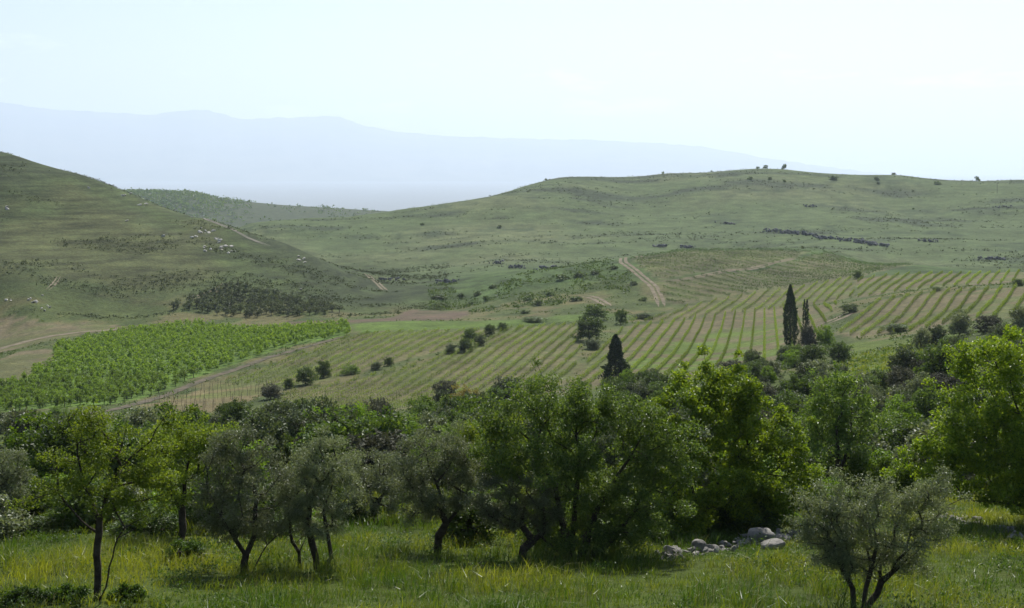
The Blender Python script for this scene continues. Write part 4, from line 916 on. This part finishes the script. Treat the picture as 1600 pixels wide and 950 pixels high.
# ------------------------------------------------------------------ uncountable cover: hill tufts, distant wood, meadow grass
def tufts(name, x, y, size, mat, label, R, per=5, seed=0):
    z = hf(x, y); n = len(x); sz = size * R.uniform(0.5, 1.5, n)
    C = np.repeat(np.stack([x, y, z], -1), per, 0); q = np.repeat(sz, per)[:, None]
    o_ = R.normal(size=C.shape) * np.array([0.42, 0.42, 0.25]); o_[:, 2] = np.abs(o_[:, 2]) + 0.05
    lv, lf = leaves(C + o_ * q, 1.0, 0.7, R, 0.3)
    c = np.repeat(C + o_ * q, 4, 0); lv = c + (lv - c) * np.repeat(q, 4, 0) * 0.55
    add(name, mesh_np(name, lv, [lf], M[mat], fattr=np.clip(np.repeat(R.rand(n), per) * 0.7 + R.rand(n * per) * 0.3, 0, 1)), kind='stuff', label=label)
R = rs(91)
def scatter(n, pxr, dr, cond):
    px = R.uniform(*pxr, n); d = np.exp(R.uniform(math.log(dr[0]), math.log(dr[1]), n)); x = (px - 800) / F * d
    m = cond(px, d, x); return x[m], d[m]
x, y = scatter(20000, (-60, 700), (440, 680), lambda px, d, x: (fbm(x / 38, d / 22, 3) + 0.2 * rs(3).rand(len(x)) > 0.16))
m = ~inside(x, y, FLD['leftsoil']) & ~inside(x, y, FLD['orchard']) & ~inside(x, y, FLD['brown']); tufts('hill_scrub_undergrowth', x[m], y[m], 0.75, 'hilltuft', 'dark low tufts covering the left hillside', R)
x, y = scatter(22000, (360, 1660), (570, 1150), lambda px, d, x: (fbm(x / 55 + 40, d / 16, 3) + 0.1 * rs(4).normal(size=len(x)) > 0.17))
tufts('hill_pasture_undergrowth', x, y, 0.95, 'hilltuft', 'dark low tufts dotting the right hillside', R)
x, y = scatter(15000, (-60, 1660), (205, 440), lambda px, d, x: (fbm(x / 9, d / 9, 3) > -0.05) & (HY - F * hf(x, d) / d < np.interp(px, edge_x, edge_y) + 40))
m = np.ones(len(x), bool)
for k_ in FLD: m &= ~inside(x, y, FLD[k_])
tufts('verge_undergrowth', x[m], y[m], 0.55, 'scrubgreen', 'rough weeds on the verges between the fields', R, per=5)
x, y = scatter(2600, (670, 985), (430, 540), lambda px, d, x: (fbm(x / 14, d / 14, 2) > -0.05) & (px < 958 + (d < 480) * 30))
m = np.ones(len(x), bool)
for k_ in FLD: m &= ~inside(x, y, FLD[k_])
tufts('knoll_undergrowth', x[m], y[m], 1.0, 'scrubgreen', 'mixed low scrub covering the knoll', R)
x, y = scatter(4200, (120, 420), (1950, 2300), lambda px, d, x: rs(8).rand(len(px)) < np.clip((400 - px) / 110, 0, 1) * np.clip((d - 1950) / 150, 0, 1)); tufts('distant_forest', x, y, 5.0, 'scrubgreen', 'dark wood on the low hill in the valley mouth', R, per=6)
x, y = scatter(300, (345, 640), (2050, 2300), lambda px, d, x: fbm(x / 60, d / 60) > 0.1); tufts('distant_treeline', x, y, 5.0, 'scrubgreen', 'dark tree specks on the low hill in the valley mouth', R, per=6)
_w = [(q, at(*q)) for q in [(1035, 872), (1080, 864), (1130, 857), (1190, 848), (1240, 837), (1290, 829)]]; WX = [q[0][0] for q in _w]; WD = [q[1].y for q in _w]
def grass(name, n, dr, hgt, wid, mat, label, seed, blades=14, pale=None, pxr=(-120, 1720), thresh=None):
    R = rs(seed)
    d = np.sqrt(R.uniform(dr[0] ** 2, dr[1] ** 2, n)); u = R.uniform((pxr[0] - 800) / F, (pxr[1] - 800) / F, n); x = u * d
    cl = fbm(x / 1.7, d / 1.7, 3)
    if thresh is not None:
        m = cl > thresh; x, d, cl = x[m], d[m], cl[m]; n = len(x)
    px_ = 800 + F * x / d; wy = np.interp(px_, WX, WD); inw = (px_ > 1030) & (px_ < 1300); near = (np.abs(d - wy) < 0.8) & (px_ > 1030) & (px_ < 1300); low = np.where(inw & (d - wy < 0) & (d - wy > -5.0), 0.38, 1.0)[~near]; x, d, cl = x[~near], d[~near], cl[~near]; n = len(x)
    z = hf(x, d); hs = hgt * np.clip(0.85 + 1.5 * cl, 0.3, 1.9) * R.uniform(0.6, 1.25, n) * low
    N = n * blades; P = np.repeat(np.stack([x, d, z - 0.02], -1), blades, 0); P[:, :2] += R.normal(0, 0.11, (N, 2))
    H = np.repeat(hs, blades) * R.uniform(0.5, 1.2, N); lean = R.normal(0, 0.38, (N, 2)) + np.array([0.10, -0.05]); th = R.uniform(0, 6.28, N)
    w = wid * R.uniform(0.6, 1.4, N); sx, sy = np.cos(th) * w, np.sin(th) * w
    mid = P + np.stack([lean[:, 0] * H * 0.35, lean[:, 1] * H * 0.35, H * 0.55], -1); tip = P + np.stack([lean[:, 0] * H * 1.1, lean[:, 1] * H * 1.1, H * np.clip(1 - 0.4 * (lean ** 2).sum(1), 0.4, 1)], -1)
    sv = np.stack([sx, sy, np.zeros(N)], -1)
    V = np.stack([P - sv * 0.6, P + sv * 0.6, mid + sv, mid - sv, tip], 1).reshape(-1, 3); b5 = np.arange(N)[:, None] * 5
    var = np.clip(np.repeat(0.42 + 1.15 * fbm(x / 3.0, d / 3.0 + 3, 3) + 0.12 * R.normal(size=n), blades) + R.normal(0, 0.14, N), 0, 1)
    add(name, mesh_np(name, V, [b5 + np.array([[0, 1, 2, 3]]), b5 + np.array([[3, 2, 4]])], M[mat], fattr=np.concatenate([var, var])), kind='stuff', label=label)
grass('meadow_grass', 14500, (26, 62), 0.44, 0.008, 'grass', 'tall green meadow grass under the olives', 1, blades=10)
grass('slope_grass', 4200, (60, 125), 0.42, 0.022, 'grass', 'rough grass between the scrub bushes', 2, blades=8)
grass('glade_grass', 2600, (120, 230), 0.45, 0.05, 'grass', 'green grass of the glade below the terrace', 5, blades=6, pxr=(1310, 1480))
grass('dry_stalk_grass', 2800, (26, 58), 0.5, 0.004, 'straw', 'pale dry stalks standing in the meadow', 3, blades=5, thresh=0.0)
R = rs(5)
d = np.sqrt(R.uniform(27 ** 2, 60 ** 2, 2200)); x = R.uniform(-0.4, 0.4, 2200) * d; m = fbm(x / 2.5, d / 2.5, 3) > 0.0
z = hf(x[m], d[m]); per = 45; C = np.repeat(np.stack([x[m], d[m], z + 0.14], -1), per, 0) + R.normal(size=(m.sum() * per, 3)) * np.array([0.17, 0.17, 0.11])
lv, lf = leaves(C, 0.075, 0.04, R, 0.4); add('meadow_weeds', mesh_np('meadow_weeds', lv, [lf], M['weed'], fattr=R.rand(len(lf))), kind='stuff', label='dark leafy weeds scattered through the meadow grass')
# look-alikes that can still be told apart by their place get their own ordinal
from collections import defaultdict
same = defaultdict(list)
for o_ in bpy.data.objects:
    if o_.parent is None and 'label' in o_ and 'category' in o_: same[o_['label']].append(o_)
for lab, q in same.items():
    if 1 < len(q) <= 12 and len(lab.split()) <= 11:
        q.sort(key=lambda o_: o_.location.x / max(o_.location.y, 1))
        for i, o_ in enumerate(q): o_['label'] = lab + ', ' + ORD(i + 1) + ' from the left'
    elif 1 < len(q) <= 12:
        q.sort(key=lambda o_: o_.location.x / max(o_.location.y, 1))
        for i, o_ in enumerate(q): o_['label'] = lab.replace('in the scrub belt ', '') + ', ' + ORD(i + 1) + ' from the left'
tot = sum(len(o_.data.loops) - 2 * len(o_.data.polygons) for o_ in bpy.data.objects if o_.type == 'MESH'); uniq = sum(len(q.loops) - 2 * len(q.polygons) for q in bpy.data.meshes)
print('TRIS with copies', tot, 'unique', uniq, 'objects', len(bpy.data.objects))
